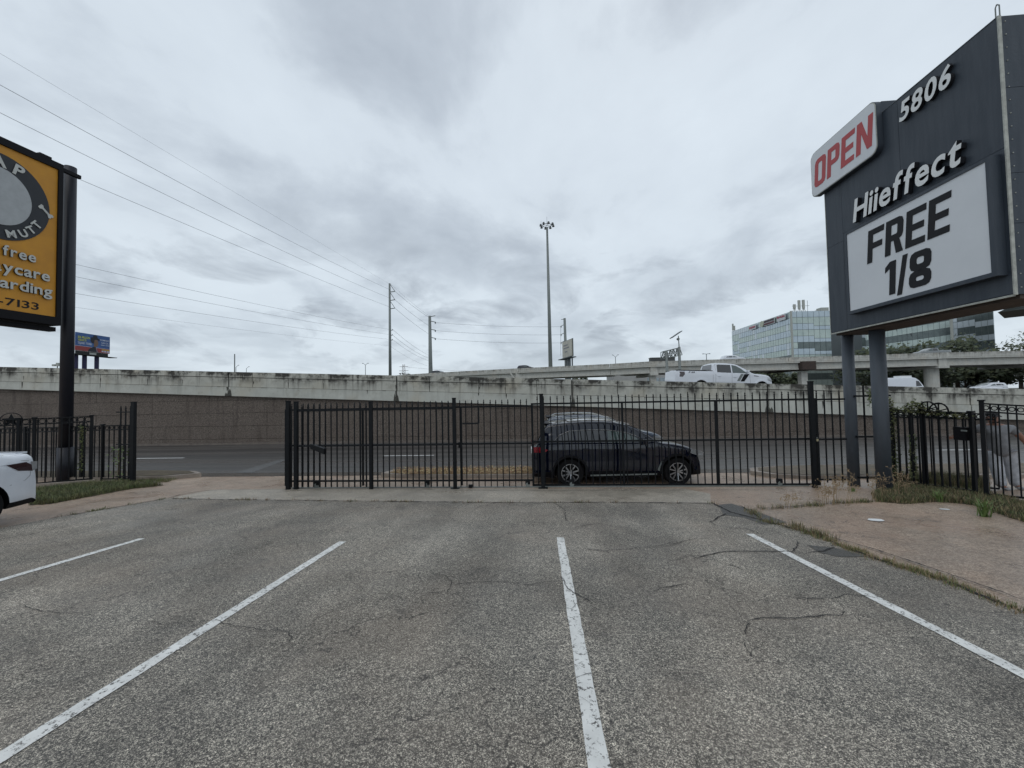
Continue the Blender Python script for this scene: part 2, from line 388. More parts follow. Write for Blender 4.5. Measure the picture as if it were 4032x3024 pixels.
strip = P2((660, 1963), (800, 1968), (1500, 1976), (2000, 1981), (2400, 1980), (2800, 1983)) + [(3.75, 8.6), (3.45, 9.25), (-6.3, 9.5), (-8.25, 9.45)]
sheet('concrete_apron', strip, CG, .004)
# road
g = MB(); g.add([(-160, 11.9, .001), (160, 11.9, .001), (160, 21.0, .001), (-160, 21.0, .001)], [(0, 1, 2, 3)]); struct(g.build('road', ROAD))
g = MB(); g.add([(-42, 11.55, gz(11.55)+.004), (42, 11.55, gz(11.55)+.004), (42, 12.15, .006), (-42, 12.15, .006)], [(0, 1, 2, 3)]); struct(g.build('gutter', mat('wet_gutter', (.05, .043, .038), .25, 0, (.10, .085, .07), 2, .7)))
g = MB()
for k in range(-6, 10):
    x = -16.97+10.72*(k+0)
    g.add([(x, 15.48, .006), (x+2.13, 15.48, .006), (x+2.13, 15.60, .006), (x, 15.60, .006)], [(0, 1, 2, 3)])
struct(g.build('lane_marking', RLINE))
g = MB(); g.box((0, 20.19, .05), (320, .14, .10)); struct(g.build('kerb', mat('dark_kerb', (.17, .145, .125), .8, 0, (.10, .085, .075), 5, .8)))
# diagonal repaired seam on the road
g = MB(); a = G(1100, 1810, 0); b = G(925, 1862, 0); g.add([(a.x, a.y, .005), (a.x+.35, a.y, .005), (b.x+.6, b.y, .005), (b.x, b.y, .005)], [(0, 1, 2, 3)]); struct(g.build('road_seam', mat('road_seam', (.10, .10, .10), .45, 0, (.06, .06, .06), 5, .8)))

# painted bay lines
def bay_line(x0, y0, x1, y1, w=.10):
    m = MB(); n = 60; L = []; R = []
    for i in range(n+1):
        t = i/n; y = y0+(y1-y0)*t; x = x0+(x1-x0)*t
        L.append((x-w/2+random.uniform(-.004, .004), y, gz(y)+.013)); R.append((x+w/2+random.uniform(-.004, .004), y, gz(y)+.013))
    m.add(L+R, [(i, n+1+i, n+2+i, i+1) for i in range(n)]); return m
g = None
for (xa, ya, xb, yb) in ((-5.75, -1.5, -5.685, 5.30), (-2.60, -1.5, -2.655, 5.18), (.215, -1.5, .319, 5.39), (3.0, -1.5, 2.94, 5.57)):
    struct(bay_line(xa, ya, xb, yb).build('bay_line', LINE))

# cracks traced on the asphalt
def crack(m, pts, w=.012):
    q = []
    for a, b in zip(pts, pts[1:]):
        n = max(2, int(hypot(b[0]-a[0], b[1]-a[1])/.05))
        for i in range(n): t = i/n; q.append((a[0]+(b[0]-a[0])*t+random.uniform(-.012, .012), a[1]+(b[1]-a[1])*t+random.uniform(-.012, .012)))
    q.append(pts[-1]); n = len(q); vs = []
    for i, p in enumerate(q):
        a = q[max(0, i-1)]; b = q[min(n-1, i+1)]; d = Vector((b[0]-a[0], b[1]-a[1])).normalized(); nn = Vector((-d.y, d.x))
        ww = w*random.uniform(.35, 1.0)*min(1, .3+i/4, .3+(n-1-i)/4)/2
        for sgn in (-1, 1): x = p[0]+nn.x*ww*sgn; y = p[1]+nn.y*ww*sgn; vs.append((x, y, gz(y)+.017))
    m.add(vs, [(2*i, 2*i+1, 2*i+3, 2*i+2) for i in range(n-1)])
cr = MB()
def zc(ox, sc, *ps): return [(lambda p: (p.x, p.y))(G(ox+x/sc, 1900+y/sc)) for x, y in ps]
S3 = (2600, 1.5447); S2 = (1300, 1.4757); S1 = (0, 1.4757)
for (o, sc), ps, w in [
 (S3, [(320, 240), (350, 215), (400, 195), (440, 190)], .03), (S3, [(0, 400), (100, 375), (200, 350), (300, 345)], .012),
 (S3, [(200, 470), (320, 440), (400, 425), (600, 425), (760, 425), (900, 440)], .02), (S3, [(320, 460), (340, 480), (440, 510), (550, 560)], .012),
 (S3, [(840, 365), (830, 400), (800, 430)], .02), (S3, [(800, 335), (900, 330)], .015), (S3, [(750, 700), (900, 715), (1050, 710), (1130, 693), (1250, 698), (1320, 715)], .012),
 (S3, [(0, 650), (120, 630), (180, 615)], .012), (S3, [(170, 780), (250, 810), (380, 825), (520, 862)], .010), (S3, [(520, 862), (560, 845), (640, 832), (800, 838), (950, 825), (1060, 815), (1110, 820), (1135, 790)], .014),
 (S3, [(540, 870), (525, 900), (525, 940)], .016), (S3, [(490, 940), (550, 1060), (570, 1080)], .008), (S3, [(400, 280), (520, 285), (600, 315), (650, 330)], .018),
 (S3, [(900, 430), (1000, 425), (1060, 400)], .04), (S3, [(360, 270), (300, 245), (340, 235)], .02),
 (S2, [(600, 530), (660, 545), (710, 590), (680, 650), (570, 648), (490, 700)], .010), (S2, [(720, 600), (870, 585), (1000, 585), (1150, 600), (1350, 575)], .009),
 (S2, [(1350, 560), (1365, 600), (1400, 640), (1430, 655), (1500, 690), (1530, 700)], .014), (S2, [(1420, 270), (1500, 250), (1600, 240)], .012),
 (S2, [(1420, 380), (1590, 405), (1780, 385), (1900, 375), (2000, 350), (2066, 350)], .012), (S2, [(1870, 655), (1920, 620), (2066, 600)], .010),
 (S2, [(1415, 1155), (1490, 1125), (1620, 1128)], .006), (S2, [(1420, 1245), (1520, 1305)], .007), (S2, [(1300, 120), (1365, 165), (1370, 230)], .014),
 (S2, [(1430, 460), (1480, 440)], .012), (S2, [(1360, 550), (1400, 530)], .012), (S2, [(1405, 690), (1420, 720), (1400, 760)], .010),
 (S1, [(890, 815), (950, 835), (1050, 820), (1180, 815), (1250, 808), (1330, 835), (1400, 850), (1500, 860), (1620, 865), (1680, 880), (1690, 915), (1670, 940), (1680, 965)], .008),
 (S1, [(1700, 1140), (1740, 1105)], .006), (S1, [(975, 750), (985, 790), (1060, 790)], .007), (S1, [(120, 720), (200, 750), (360, 770), (540, 765)], .008)]:
    crack(cr, zc(o, sc, *ps), w)
struct(cr.build('crack', CRK))
# slab joints
jn = MB()
crack(jn, edgeT, .05); crack(jn, edgeL, .04); crack(jn, edgeR, .06)
crack(jn, P2((660, 1963), (713, 1949), (800, 1935), (860, 1930)), .04)
crack(jn, zc(*S3, (480, 140), (640, 240), (900, 300), (1300, 410), (1800, 580), (2212, 725)), .03)
crack(jn, zc(*S3, (560, 160), (700, 160), (900, 140), (1100, 125), (1400, 112)), .03)
crack(jn, P2((860, 1930), (1137, 1929), (1460, 1929), (2140, 1933), (3060, 1930)), .02)
struct(jn.build('slab_joint', CRK))
# gate track
g = MB(); A = G(1137, 1927); H = G(3208, 1920)
for i in range(1): g.beam((A.x, A.y+.14, gz(A.y+.14)+.012), (H.x, H.y+.2, gz(H.y+.2)+.012), .05, .03)
tag(g.build('gate_track', GALV), 'low steel track running along the ground under the sliding gates', 'gate track')
# broken wet asphalt corner
sheet('asphalt_patch', P2((2830, 1990), (2880, 1985), (2960, 2010), (3100, 2060), (3010, 2068), (2930, 2040), (2850, 2030)), mat('wet_asphalt', (.040, .038, .036), .3, 0, (.11, .105, .095), 30, .9, .8, 60), .0125)
sheet('asphalt_patch', P2((3180, 2150), (3285, 2160), (3420, 2196), (3300, 2196), (3230, 2180)), MATS['wet_asphalt'], .0125)
# paper scraps and paint marks on the tan slab
for (px, py), r, lab in (((3455, 2050), .10, 'flat white scrap of paper lying on the tan slab below the big sign'), ((3720, 2007), .06, 'small white scrap on the slab near the weeds by the right fence')):
    p = G(px, py); g = MB(); n = 9
    pts = [(p.x+r*1.6*cos(a)*random.uniform(.5, 1.1), p.y+r*sin(a)*random.uniform(.5, 1.1)) for a in [2*pi*i/n for i in range(n)]]
    g.add([(x, y, gz(y)+.008) for x, y in pts], [tuple(range(n))]); g.add([(x, y, gz(y)+.011) for x, y in pts], [tuple(range(n))]); tag(g.build('paper_scrap', LTR), lab, 'litter')

# islands between the driveways
def island(name, pts, top, m=KERB):
    g = MB(); n = len(pts); zc_ = .14
    g.add([(x, y, -.05) for x, y in pts]+[(x, y, zc_) for x, y in pts], [tuple(range(n, 2*n))]+[(i, (i+1) % n, n+(i+1) % n, n+i) for i in range(n)])
    o = struct(g.build(name, m))
    c = (sum(p[0] for p in pts)/n, sum(p[1] for p in pts)/n); q = []
    for x, y in pts: d = Vector((c[0]-x, c[1]-y)); l = d.length; d = d/l*min(.22, l*.4); q.append((x+d.x, y+d.y))
    g = MB(); g.add([(x, y, zc_+.012) for x, y in q], [tuple(range(n))]); struct(g.build('island_soil', top)); return q
isl = island('kerb', [(-30, 10.95), (-12.3, 10.95), (-11.0, 11.15), (-10.4, 11.5), (-10.9, 11.85), (-12.0, 12.0), (-30, 12.0)], SOIL)
isl2 = island('kerb', [(-4.6, 11.3), (-3.9, 11.02), (-2.5, 10.92), (.3, 10.92), (1.6, 11.1), (2.2, 11.5), (1.6, 11.85), (0, 12.0), (-3.2, 12.0), (-4.4, 11.8)], LEAFY)
isl3 = island('kerb', [(6.0, 11.2), (6.3, 10.75), (7.0, 10.5), (12, 10.45), (30, 10.45), (30, 12.0), (8.5, 12.0), (7.0, 11.85), (6.2, 11.6)], mat('worn_verge', (.16, .125, .095), .8, 0, (.09, .08, .05), 3, .8, .4))
def blades(name, spots, h0, h1, w, mats, lean=.5, label=None, cat='grass', kind='stuff', per=7):
    g = MB()
    for (x, y, z) in spots:
        for k in range(per):
            a = random.uniform(0, 2*pi); h = random.uniform(h0, h1); l = h*random.uniform(.15, lean)
            bx = x+random.uniform(-.04, .04); by = y+random.uniform(-.04, .04); dx, dy = cos(a), sin(a); ww = w*random.uniform(.6, 1.2)
            px_, py_ = -dy*ww, dx*ww
            g.add([(bx-px_, by-py_, z), (bx+px_, by+py_, z), (bx+dx*l*.4+px_*.7, by+dy*l*.4+py_*.7, z+h*.6), (bx+dx*l*.4-px_*.7, by+dy*l*.4-py_*.7, z+h*.6), (bx+dx*l, by+dy*l, z+h)], [(0, 1, 2, 3), (3, 2, 4)], random.randrange(len(mats)))
    o = g.build(name, mats); 
    if label: tag(o, label, cat)
    if kind: o['kind'] = kind
    return o
# leaf litter on the middle island
g = MB()
for i in range(6500):
    x = random.uniform(-4.3, 2.0); y = random.uniform(11.0, 11.95); z = .155+random.random()**2*.075; a = random.uniform(0, 6.3); r = random.uniform(.012, .034)
    if abs(x+1.1) > 2.9 and abs(y-11.5) > .3: continue
    t = random.uniform(-.6, .6)
    g.add([(x+r*cos(a+k*pi/2)*(1 if k % 2 else .5), y+r*sin(a+k*pi/2)*(1 if k % 2 else .5), z+.5*r*sin(t+k)) for k in range(4)], [(0, 1, 2, 3)], random.randrange(3))
o = g.build('leaf_litter', [LEAFY, mat('leaf_yellow', (.44, .37, .20), .8), mat('leaf_rust', (.25, .13, .075), .8)]); o['kind'] = 'stuff'; tag(o, 'yellow and rust coloured dry plants covering the kerbed island behind the gate', 'leaf litter')

# ------------------------------------------------------------------ retaining wall and ramp
def ztop(x): return 3.255-.0435*x
def zbot(x): return 1.86-.0478*x
rw = thing('retaining_wall', 'long brown panelled retaining wall with stained pale concrete parapet across the road', 'retaining wall', (0, 20.3, 0))
O = rw.location
def qstrip(name, x0, x1, za, zb, y0, y1, m, parent=rw, hv=(0, 1), nsub=1, org=O):
    """sloping bar: z range za(x)..zb(x), y0 front, y1 back, with height attribute"""
    g = MB(org); hs = []
    for s in range(nsub):
        a = x0+(x1-x0)*s/nsub; b = x0+(x1-x0)*(s+1)/nsub
        g.hexa([(a, y0, za(a)), (b, y0, za(b)), (b, y1, za(b)), (a, y1, za(a)), (a, y0, zb(a)), (b, y0, zb(b)), (b, y1, zb(b)), (a, y1, zb(a))])
        hs += [hv[0]]*4+[hv[1]]*4
    g.h = hs; return g.build(name, m, parent)
joints = [-45.6, -36.0, -26.4, -16.72, -7.32, 1.98, 11.81, 21.4, 31.0, 40.6]
CRK_X = []
for a, b in zip(joints, joints[1:]):
    a2 = a+.035; b2 = b-.035
    qstrip('fascia', a2, b2, zbot, lambda x: ztop(x)-.83, 20.15, 20.5, FASC, hv=(0, .7))
    # parapet body split at the shrinkage cracks
    cuts = [a2]; x = a2
    while True:
        x += random.uniform(1.3, 2.9)
        if x > b2-.9: break
        cuts.append(x)
    cuts.append(b2)
    for c, d in zip(cuts, cuts[1:]):
        dd = 0 if d == b2 else random.choice((.010, .018, .03)); CRK_X.append(d); oy = random.uniform(0, .008)
        qstrip('parapet_block', c, d-dd, lambda x: ztop(x)-.815, lambda x: ztop(x)-.31, 20.185+oy, 20.5, PARA, hv=(.35, .9))
        qstrip('coping_block', c, d-dd, lambda x: ztop(x)-.28, lambda x: ztop(x), 20.165+oy, 20.52, PARA, hv=(.7, 1.25))
    qstrip('parapet_core', a, b, lambda x: zbot(x)+.02, lambda x: ztop(x)-.05, 20.24, 20.49, mat('dark_joint', (.03, .03, .027), .9))
vj = [-21.27+3.33*k for k in range(-8, 19)]
hj = [-.12, .30, 1.005, 1.71, 2.41, 3.115, 3.82, 4.52]
for i, (a, b) in enumerate(zip(vj, vj[1:])):
    for c, d in zip(hj, hj[1:]):
        if c > zbot(a)+.1: continue
        dz = min(d, zbot((a+b)/2)+.25); g = MB(O); yo = random.uniform(-.008, .008)
        g.box(((a+b)/2, 20.36+yo, (c+dz)/2), (3.33-.014, .12, dz-c-.014)); g.build('panel', PAN, rw)
qstrip('wall_core', vj[0], vj[-1], lambda x: -.1, lambda x: max(.1, zbot(x)+.1), 20.40, 20.8, MATS['dark_joint'], nsub=12)
g = MB(O)   # spalled dark stains below the expansion joints
for x in joints[2:9]:
    for k in range(5):
        w = random.uniform(.03, .09); h = random.uniform(.15, .42)*(1.5 if abs(x-1.98) < .1 else 1); x0 = x+random.uniform(-.14, .14); zb = zbot(x0)
        g.add([(x0-w, 20.146, zb), (x0+w, 20.146, zb), (x0+w*.6, 20.146, zb+h*.6), (x0, 20.146, zb+h), (x0-w*.7, 20.146, zb+h*.5)], [(0, 1, 2, 3, 4)])
        g.v[-1].y += .0006*k; 
for x in CRK_X:
    for (yy, zt_f, amp) in ((20.147, lambda q: ztop(q)-.83, 1.0), (20.183, lambda q: ztop(q)-.50, .8)):
        if random.random() < .25: continue
        w = random.uniform(.012, .045)*amp; h = random.uniform(.15, .50)*amp; z1 = zt_f(x)+.0; x0 = x+random.uniform(-.04, .04)
        g.add([(x0-w*.3, yy, z1-h), (x0+w*.2, yy, z1-h*.8), (x0+w*random.uniform(.5, 1.4), yy, z1-h*.35), (x0+w, yy, z1), (x0-w, yy, z1), (x0-w*random.uniform(.4, 1.2), yy, z1-h*.4)], [(0, 1, 2, 3, 4, 5)])
    for k in range(random.randint(0, 3)):
        x0 = x+random.uniform(-1.0, 1.0); w = random.uniform(.06, .28); z1 = ztop(x0)-.825+random.uniform(-.01, .01); g.add([(x0-w, 20.1472, z1-.012), (x0+w, 20.1472, z1-.016), (x0+w*.8, 20.1472, z1+.005), (x0-w*.9, 20.1472, z1+.006)], [(0, 1, 2, 3)])
g.build('joint_stain', mat('joint_stain', (.045, .043, .037), .9, 0, (.10, .10, .085), 8, .7), rw)
g = MB(); g.add([(-46, 20.5, 2.65+.0435*46), (45, 20.5, 2.65-.0435*45), (45, 33, 2.65-.0435*45), (-46, 33, 2.65+.0435*46)], [(0, 1, 2, 3)]); struct(g.build('ramp', mat('deck_road', (.12, .115, .11), .6, 0, (.07, .07, .07), 1, .7)))
g = MB(); g.add([(25, 36, .85), (170, 36, .85), (170, 92, 1.85), (25, 92, 1.85)], [(0, 1, 2, 3)]); struct(g.build('freeway', MATS['deck_road']))

# ------------------------------------------------------------------ overpass
fly = [(1300, 1487, 0), (1560, 1478, 0), (1705, 1468, 0), (2043, 1450, 0), (2400, 1433, 0), (2550, 1423.5, 0), (2900, 1413, 0), (3317, 1401, 0), (3700, 1388, 0), (4032, 1380, 0)]
FP = []
for px, py, _ in fly:
    d = ray(px, py); t = (9.3-EYE)/d.z; FP.append(C0+d*t)
FP = [FP[1]+(FP[1]-FP[2])*2.2] + FP[1:]
FP.append(FP[-1]+(FP[-1]-FP[-2])*2.0); FP.append(FP[-1]+(FP[-1]-FP[-2]))
ov = thing('overpass', 'long pale concrete overpass crossing behind the ramp and in front of the glass offices', 'overpass', (FP[4].x, FP[4].y, 0))
def span(name, a, b, off0, off1, z0, z1, m, hv):
    d = Vector((b.x-a.x, b.y-a.y, 0)).normalized(); n = Vector((-d.y, d.x, 0))
    if n.y < 0: n = -n
    q = [Vector((a.x, a.y, 0))+n*off0, Vector((b.x, b.y, 0))+n*off0, Vector((b.x, b.y, 0))+n*off1, Vector((a.x, a.y, 0))+n*off1]
    g = MB(ov.location); g.hexa([p+Vector((0, 0, z0)) for p in q]+[p+Vector((0, 0, z1)) for p in q]); g.h = [hv[0]]*4+[hv[1]]*4
    g.build(name, m, ov)
for a, b in zip(FP, FP[1:]):
    L = (b-a).length; k = max(1, round(L/9)); 
    for i in range(k):
        p = a.lerp(b, i/k); q = a.lerp(b, (i+1)/k-.004)
        span('barrier_segment', p, q, 0, .3, 8.4, 9.3-.0006*i, FLYC, (.45, 1.1))
    span('deck', a, b, .02, 12.0, 8.12, 8.38, FLYC, (0, .6))
    span('girder', a, b, .55, 1.1, 6.98, 8.10, FLYC, (0, .35)); span('bottom_flange', a, b, .42, 1.2, 6.75, 6.96, FLYC, (0, .1))
    for o2 in (4, 7.5, 10.6): span('girder', a, b, o2, o2+.6, 6.85, 8.10, FLYC, (0, .3))
    span('far_barrier', a, b, 11.7, 12.0, 8.4, 9.28, FLYC, (.45, 1.0))
def onfly(px):   # point on the overpass edge seen at px
    for a, b in zip(FP, FP[1:]):
        d = ray(px, 1430); den = d.x*(b.y-a.y)-d.y*(b.x-a.x)
        t = (a.x*(b.y-a.y)-a.y*(b.x-a.x))/den; s = ((d.x*t-a.x)*(b.x-a.x)+(d.y*t-a.y)*(b.y-a.y))/((b.x-a.x)**2+(b.y-a.y)**2)
        if 0 <= s <= 1: return Vector((d.x*t, d.y*t, 0))
    return FP[5].copy()
for px, kind in ((1790, 's'), (2041, 's'), (2576, 's'), (3178, 'q'), (3719, 'r'), (4150, 'r')):
    p = onfly(px); g = MB(ov.location); 
    if kind == 'r': g.tube((p.x, p.y+2.6, -.1), (p.x, p.y+2.6, 6.3), 1.12, 1.12, 20)
    else: g.box((p.x, p.y+1.5, 3.1), (1.25, 1.2, 6.4))
    g.h = [0 if v.z < 1 else .6 for v in g.v]; g.build('pier', FLYC, ov, smooth=False)
    g = MB(ov.location)
    if kind != 'q': g.box((p.x, p.y+6, 6.5), (2.0 if kind == 'r' else 1.7, 11.8, .46)); g.box((p.x, p.y+.36, 7.65), (1.5, .12, 1.9)); g.h = [.2]*16; g.build('pier_cap', FLYC, ov)
    else: g.box((p.x, p.y+6, 7.5), (2.7, 13.2, 1.7)); g.build('steel_pier_cap', RUST, ov)
p = onfly(3052)
g = MB(ov.location); g.box((p.x+3.5, p.y+13, 3.2), (1.3, 1.3, 6.6)); g.h = [.3]*8; g.build('pier', FLYC, ov)
p = onfly(2028); g = MB(ov.location); g.beam((p.x-1.3, p.y-.2, 8.3), (p.x+.6, p.y-.2, 5.6), .5, .3); g.h = [.4]*8; g.build('diagonal_strut', FLYC, ov)

# ------------------------------------------------------------------ glass office buildings
PANES = {}
def pane_mesh(m):
    if m.name not in PANES:
        g = MB(); g.hexa([(0, 0, 0), (1, 0, 0), (1, .06, 0), (0, .06, 0), (0, 0, 1), (1, 0, 1), (1, .06, 1), (0, .06, 1)]); PANES[m.name] = g.mesh(m)
    return PANES[m.name]
def facade(root, a, b, rows_for, ncol, pick, first=0, maxrow=99, gap=.10):
    """a,b: Vectors (xy) left to right as seen; rows_for(col)->list of z from the top down"""
    d = Vector((b[0]-a[0], b[1]-a[1], 0)); L = d.length; d.normalize(); ang = atan2(d.y, d.x); w = L/ncol
    stuff = MB(root.location); n = Vector((-d.y, d.x, 0))
    for c in range(ncol):
        zs = rows_for(c)
        for r, (z1, z0) in enumerate(zip(zs, zs[1:])):
            m = pick(c, r)
            p = Vector((a[0], a[1], 0))+d*(w*c+gap/2)
            if r < maxrow:
                o = obj('pane', pane_mesh(m), root, p+Vector((0, 0, z0+gap/2))-root.location)
                o.rotation_euler = (random.uniform(-.004, .004), 0, ang+random.uniform(-.006, .006)); o.scale = (w-gap, 1, z1-z0-gap)
            else:
                q = p+d*(w-gap); k = n*.06; z0b, z1b = z0+gap/2, z1-gap/2
                stuff.hexa([(v.x, v.y, z0b) for v in (p, q, q+k, p+k)]+[(v.x, v.y, z1b) for v in (p, q, q+k, p+k)])
    if stuff.f: struct(stuff.build('pane_grid', GLS3, root), 'stuff')
def block(root, pts, z0, z1, name, m, inset=.05):
    c = Vector((sum(p[0] for p in pts)/len(pts), sum(p[1] for p in pts)/len(pts)))
    q = [(p[0]+(c.x-p[0])*.004+0, p[1]+(c.y-p[1])*.004) for p in pts]; n = len(q); g = MB(root.location)
    g.add([(x, y, z0) for x, y in q]+[(x, y, z1) for x, y in q], [tuple(range(n, 2*n))]+[(i, (i+1) % n, n+(i+1) % n, n+i) for i in range(n)]); g.build(name, m, root)
XY = lambda v: (v.x, v.y)
c1 = D(3114, 1225, 115); l1 = D(2881, 1305, 151); r1 = D(3268, 1221, 115); x1 = D(3420, 1221, 118)
b1 = thing('office_building', 'mirror glass office block with company signs along its roof edge and rooftop antennas', 'office building', (c1.x, c1.y, 0))
ZT = 26.15
back = D(3420, 1221, 150)
block(b1, [XY(l1), XY(c1), XY(r1), (x1.x, x1.y+1.6), (x1.x, x1.y+9), (l1.x+7, l1.y)], -.1, ZT-.05, 'frame_core', MULL)
R187 = [ZT-1.87*i for i in range(13)]
def rl(c):
    if c < 4 and c > 0: return [ZT, ZT-1.87, ZT-1.87-2.6, ZT-5.61, ZT-5.61-2.6, ZT-9.35, ZT-9.35-1.1]+R187[7:]
    return R187
facade(b1, XY(l1), XY(c1), rl, 27, lambda c, r: (GLS4 if r == 0 and c < 9 else (GLS2, GLS1)[(r+(1 if c > 3 else 0)) % 2] if random.random() > .12 else GLS4), maxrow=7)
def rr(c):
    if c >= 4: return [ZT, ZT-1.87, ZT-1.87-2.65, ZT-5.61, ZT-5.61-2.65, ZT-9.35, ZT-9.35-2.65, ZT-13.09]+R187[8:]
    return R187
facade(b1, XY(c1), XY(r1), rr, 7, lambda c, r: (GLS3 if (r in (5,) and c > 0) or r in (8, 10) else (GLS2, GLS1)[r % 2]), maxrow=12)
facade(b1, (r1.x, r1.y+1.5), (x1.x, x1.y+1.5), lambda c: [ZT, ZT-2.6, ZT-3.9, ZT-6.5, ZT-7.8, ZT-10.4, ZT-11.7, ZT-14.3, ZT-15.6, ZT-18.2, ZT-19.5, ZT-22], 7, lambda c, r: GLS3 if r % 2 == 0 else GLS4, maxrow=12)
g = MB(b1.location); g.tube((c1.x, c1.y, 0), (c1.x, c1.y, ZT+.05), .3, .3, 8); g.build('corner_mullion', EDGE, b1)
def roofsign(px0, px1, py0t, py0b, nm, m, parent, mb=None):
    a = PL(px0, py0b, XY(l1), XY(c1), -.25)
# roof-edge signs lie in the plane of the long facade
fd = Vector((c1.x-l1.x, c1.y-l1.y, 0)).normalized(); fn = Vector((-fd.y, fd.x, 0)); 
if fn.x > 0: fn = -fn
def fplane(px, py):
    d = ray(px, py); t = (l1.x*fn.x+l1.y*fn.y+.5)/(d.x*fn.x+d.y*fn.y); return C0+d*t
def zoomb(x, y): return 2860+x/5.267, 1190+y/5.267
def fsign(x0, x1_, zt, zb, nm, m):
    a = fplane(*zoomb(x0, zt)); b = fplane(*zoomb(x1_, zt)); z1 = fplane(*zoomb(x0, zt)).z; z0 = fplane(*zoomb(x0, zb)).z
    g = MB(b1.location); k = fn*-.12
    P = [Vector((a.x, a.y, z0)), Vector((b.x, b.y, z0)), Vector((b.x, b.y, z0))+k, Vector((a.x, a.y, z0))+k]
    g.hexa(P+[q+Vector((0, 0, z1-z0)) for q in P]); return g.build(nm, m, b1), a, b, z0, z1

# ---- lettering
_tc = {}
def blockglyph(ch):
    t = .20; w = .62; P = []
    def q(*p): P.append([(x*.73, y*.73) for x, y in p])
    def rc_(x0, y0, x1, y1): q((x0, y0), (x1, y0), (x1, y1), (x0, y1))
    def strip(o, i):
        for k in range(len(o)-1): q(o[k], o[k+1], i[k+1], i[k])
    def oct_(x0, y0, x1, y1, c=.15, ci=.05, closed=True):
        o = [(x0+c, y0), (x1-c, y0), (x1-c*.3, y0+c*.3), (x1, y0+c), (x1, y1-c), (x1-c*.3, y1-c*.3), (x1-c, y1), (x0+c, y1), (x0+c*.3, y1-c*.3), (x0, y1-c), (x0, y0+c), (x0+c*.3, y0+c*.3)]
        X0, Y0, X1, Y1 = x0+t, y0+t*.86, x1-t, y1-t*.86
        i = [(X0+ci, Y0), (X1-ci, Y0), (X1-ci*.3, Y0+ci*.3), (X1, Y0+ci), (X1, Y1-ci), (X1-ci*.3, Y1-ci*.3), (X1-ci, Y1), (X0+ci, Y1), (X0+ci*.3, Y1-ci*.3), (X0, Y1-ci), (X0, Y0+ci), (X0+ci*.3, Y0+ci*.3)]
        strip(o+o[:1], i+i[:1])
    h = t*.86
    if ch in 'FE':
        rc_(0, 0, t, 1); rc_(t, 1-h, w, 1); rc_(t, .5-h/2, w-.05, .5+h/2)
        if ch == 'E': rc_(t, 0, w, h)
    elif ch in 'PR':
        rc_(0, 0, t, 1); c = .15; y0 = .38; o = [(t, y0), (w-c, y0), (w-c*.3, y0+c*.3), (w, y0+c), (w, 1-c), (w-c*.3, 1-c*.3), (w-c, 1), (t, 1)]
        i = [(t, y0+h), (w-t-.04, y0+h), (w-t-.01, y0+h+.01), (w-t, y0+h+.04), (w-t, 1-h-.04), (w-t-.01, 1-h-.01), (w-t-.04, 1-h), (t, 1-h)]; strip(o, i)
        if ch == 'R': q((w-t-.02, 0), (w+.02, 0), (w-.12, y0), (w-.12-t, y0))
    elif ch == 'O': oct_(0, 0, w, 1)
    elif ch == 'N': rc_(0, 0, t, 1); rc_(w+.06-t, 0, w+.06, 1); q((t, .62), (w+.06-t, 0), (w+.06-t, .38), (t, 1))
    elif ch == '1': rc_(.16, 0, .16+t, 1); q((0, .70), (.16, .80), (.16, 1), (0, .86))
    elif ch == '/': q((0, -.08), (.15, -.08), (.30, 1.05), (.15, 1.05))
    elif ch == '8': oct_(0, .465, w, 1, .15, .05); oct_(-.01, 0, w+.01, .464+.0, .15, .05); rc_(t+.05, .44, w-t-.05, .4649)
    vs = []; fs = []
    for p in P: fs.append(tuple(range(len(vs), len(vs)+4))); vs += p
    x0 = min(v[0] for v in vs); x1 = max(v[0] for v in vs)
    bd = [(f[k], f[(k+1) % 4]) for f in fs for k in range(4)]
    return [(x-x0, y) for x, y in vs], fs, bd, x1-x0
def glyph(ch, bold=.0):
    k = (ch, bold)
    if k in _tc: return _tc[k]
    if bold == 'block': _tc[k] = blockglyph(ch); return _tc[k]
    cu = bpy.data.curves.new('t', 'FONT'); cu.body = ch; cu.size = 1; cu.offset = bold; cu.resolution_u = 4; cu.extrude = 0
    o = bpy.data.objects.new('t', cu); COL.objects.link(o); dg = bpy.context.evaluated_depsgraph_get(); dg.update()
    me = bpy.data.meshes.new_from_object(o.evaluated_get(dg)); bpy.data.objects.remove(o)
    vs = [(v.co.x, v.co.y) for v in me.vertices]; fs = [tuple(p.vertices) for p in me.polygons]
    x0 = min(v[0] for v in vs); x1 = max(v[0] for v in vs); vs = [(x-x0, y) for x, y in vs]
    # boundary edges for extrusion sides
    cnt = {}
    for f in fs:
        for i in range(len(f)): e = (f[i], f[(i+1) % len(f)]); cnt[e] = 1
    bd = [e for e in cnt if (e[1], e[0]) not in cnt]
    _tc[k] = (vs, fs, bd, x1-x0); return _tc[k]
def letter(parent, ch, f, thick, mats, name='letter', bold=0.0, shear=0.0, sx=1.0, sz=1.0):
    """f(u,v,w)->world point; u along, v up, w towards the viewer"""
    vs, fs, bd, wd = glyph(ch, bold); n = len(vs); g = MB(parent.location)
    top = [f(x*sx+y*sz*shear, y*sz, thick) for x, y in vs]; bot = [f(x*sx+y*sz*shear, y*sz, 0) for x, y in vs]
    g.add(top+bot, fs, 0); k0 = len(g.f); g.add([], [], 0)
    g.f += [(a, b, b+n, a+n) for a, b in bd]; g.mi += [min(1, len(mats)-1)]*len(bd)
    o = g.build(name, mats, parent); return o
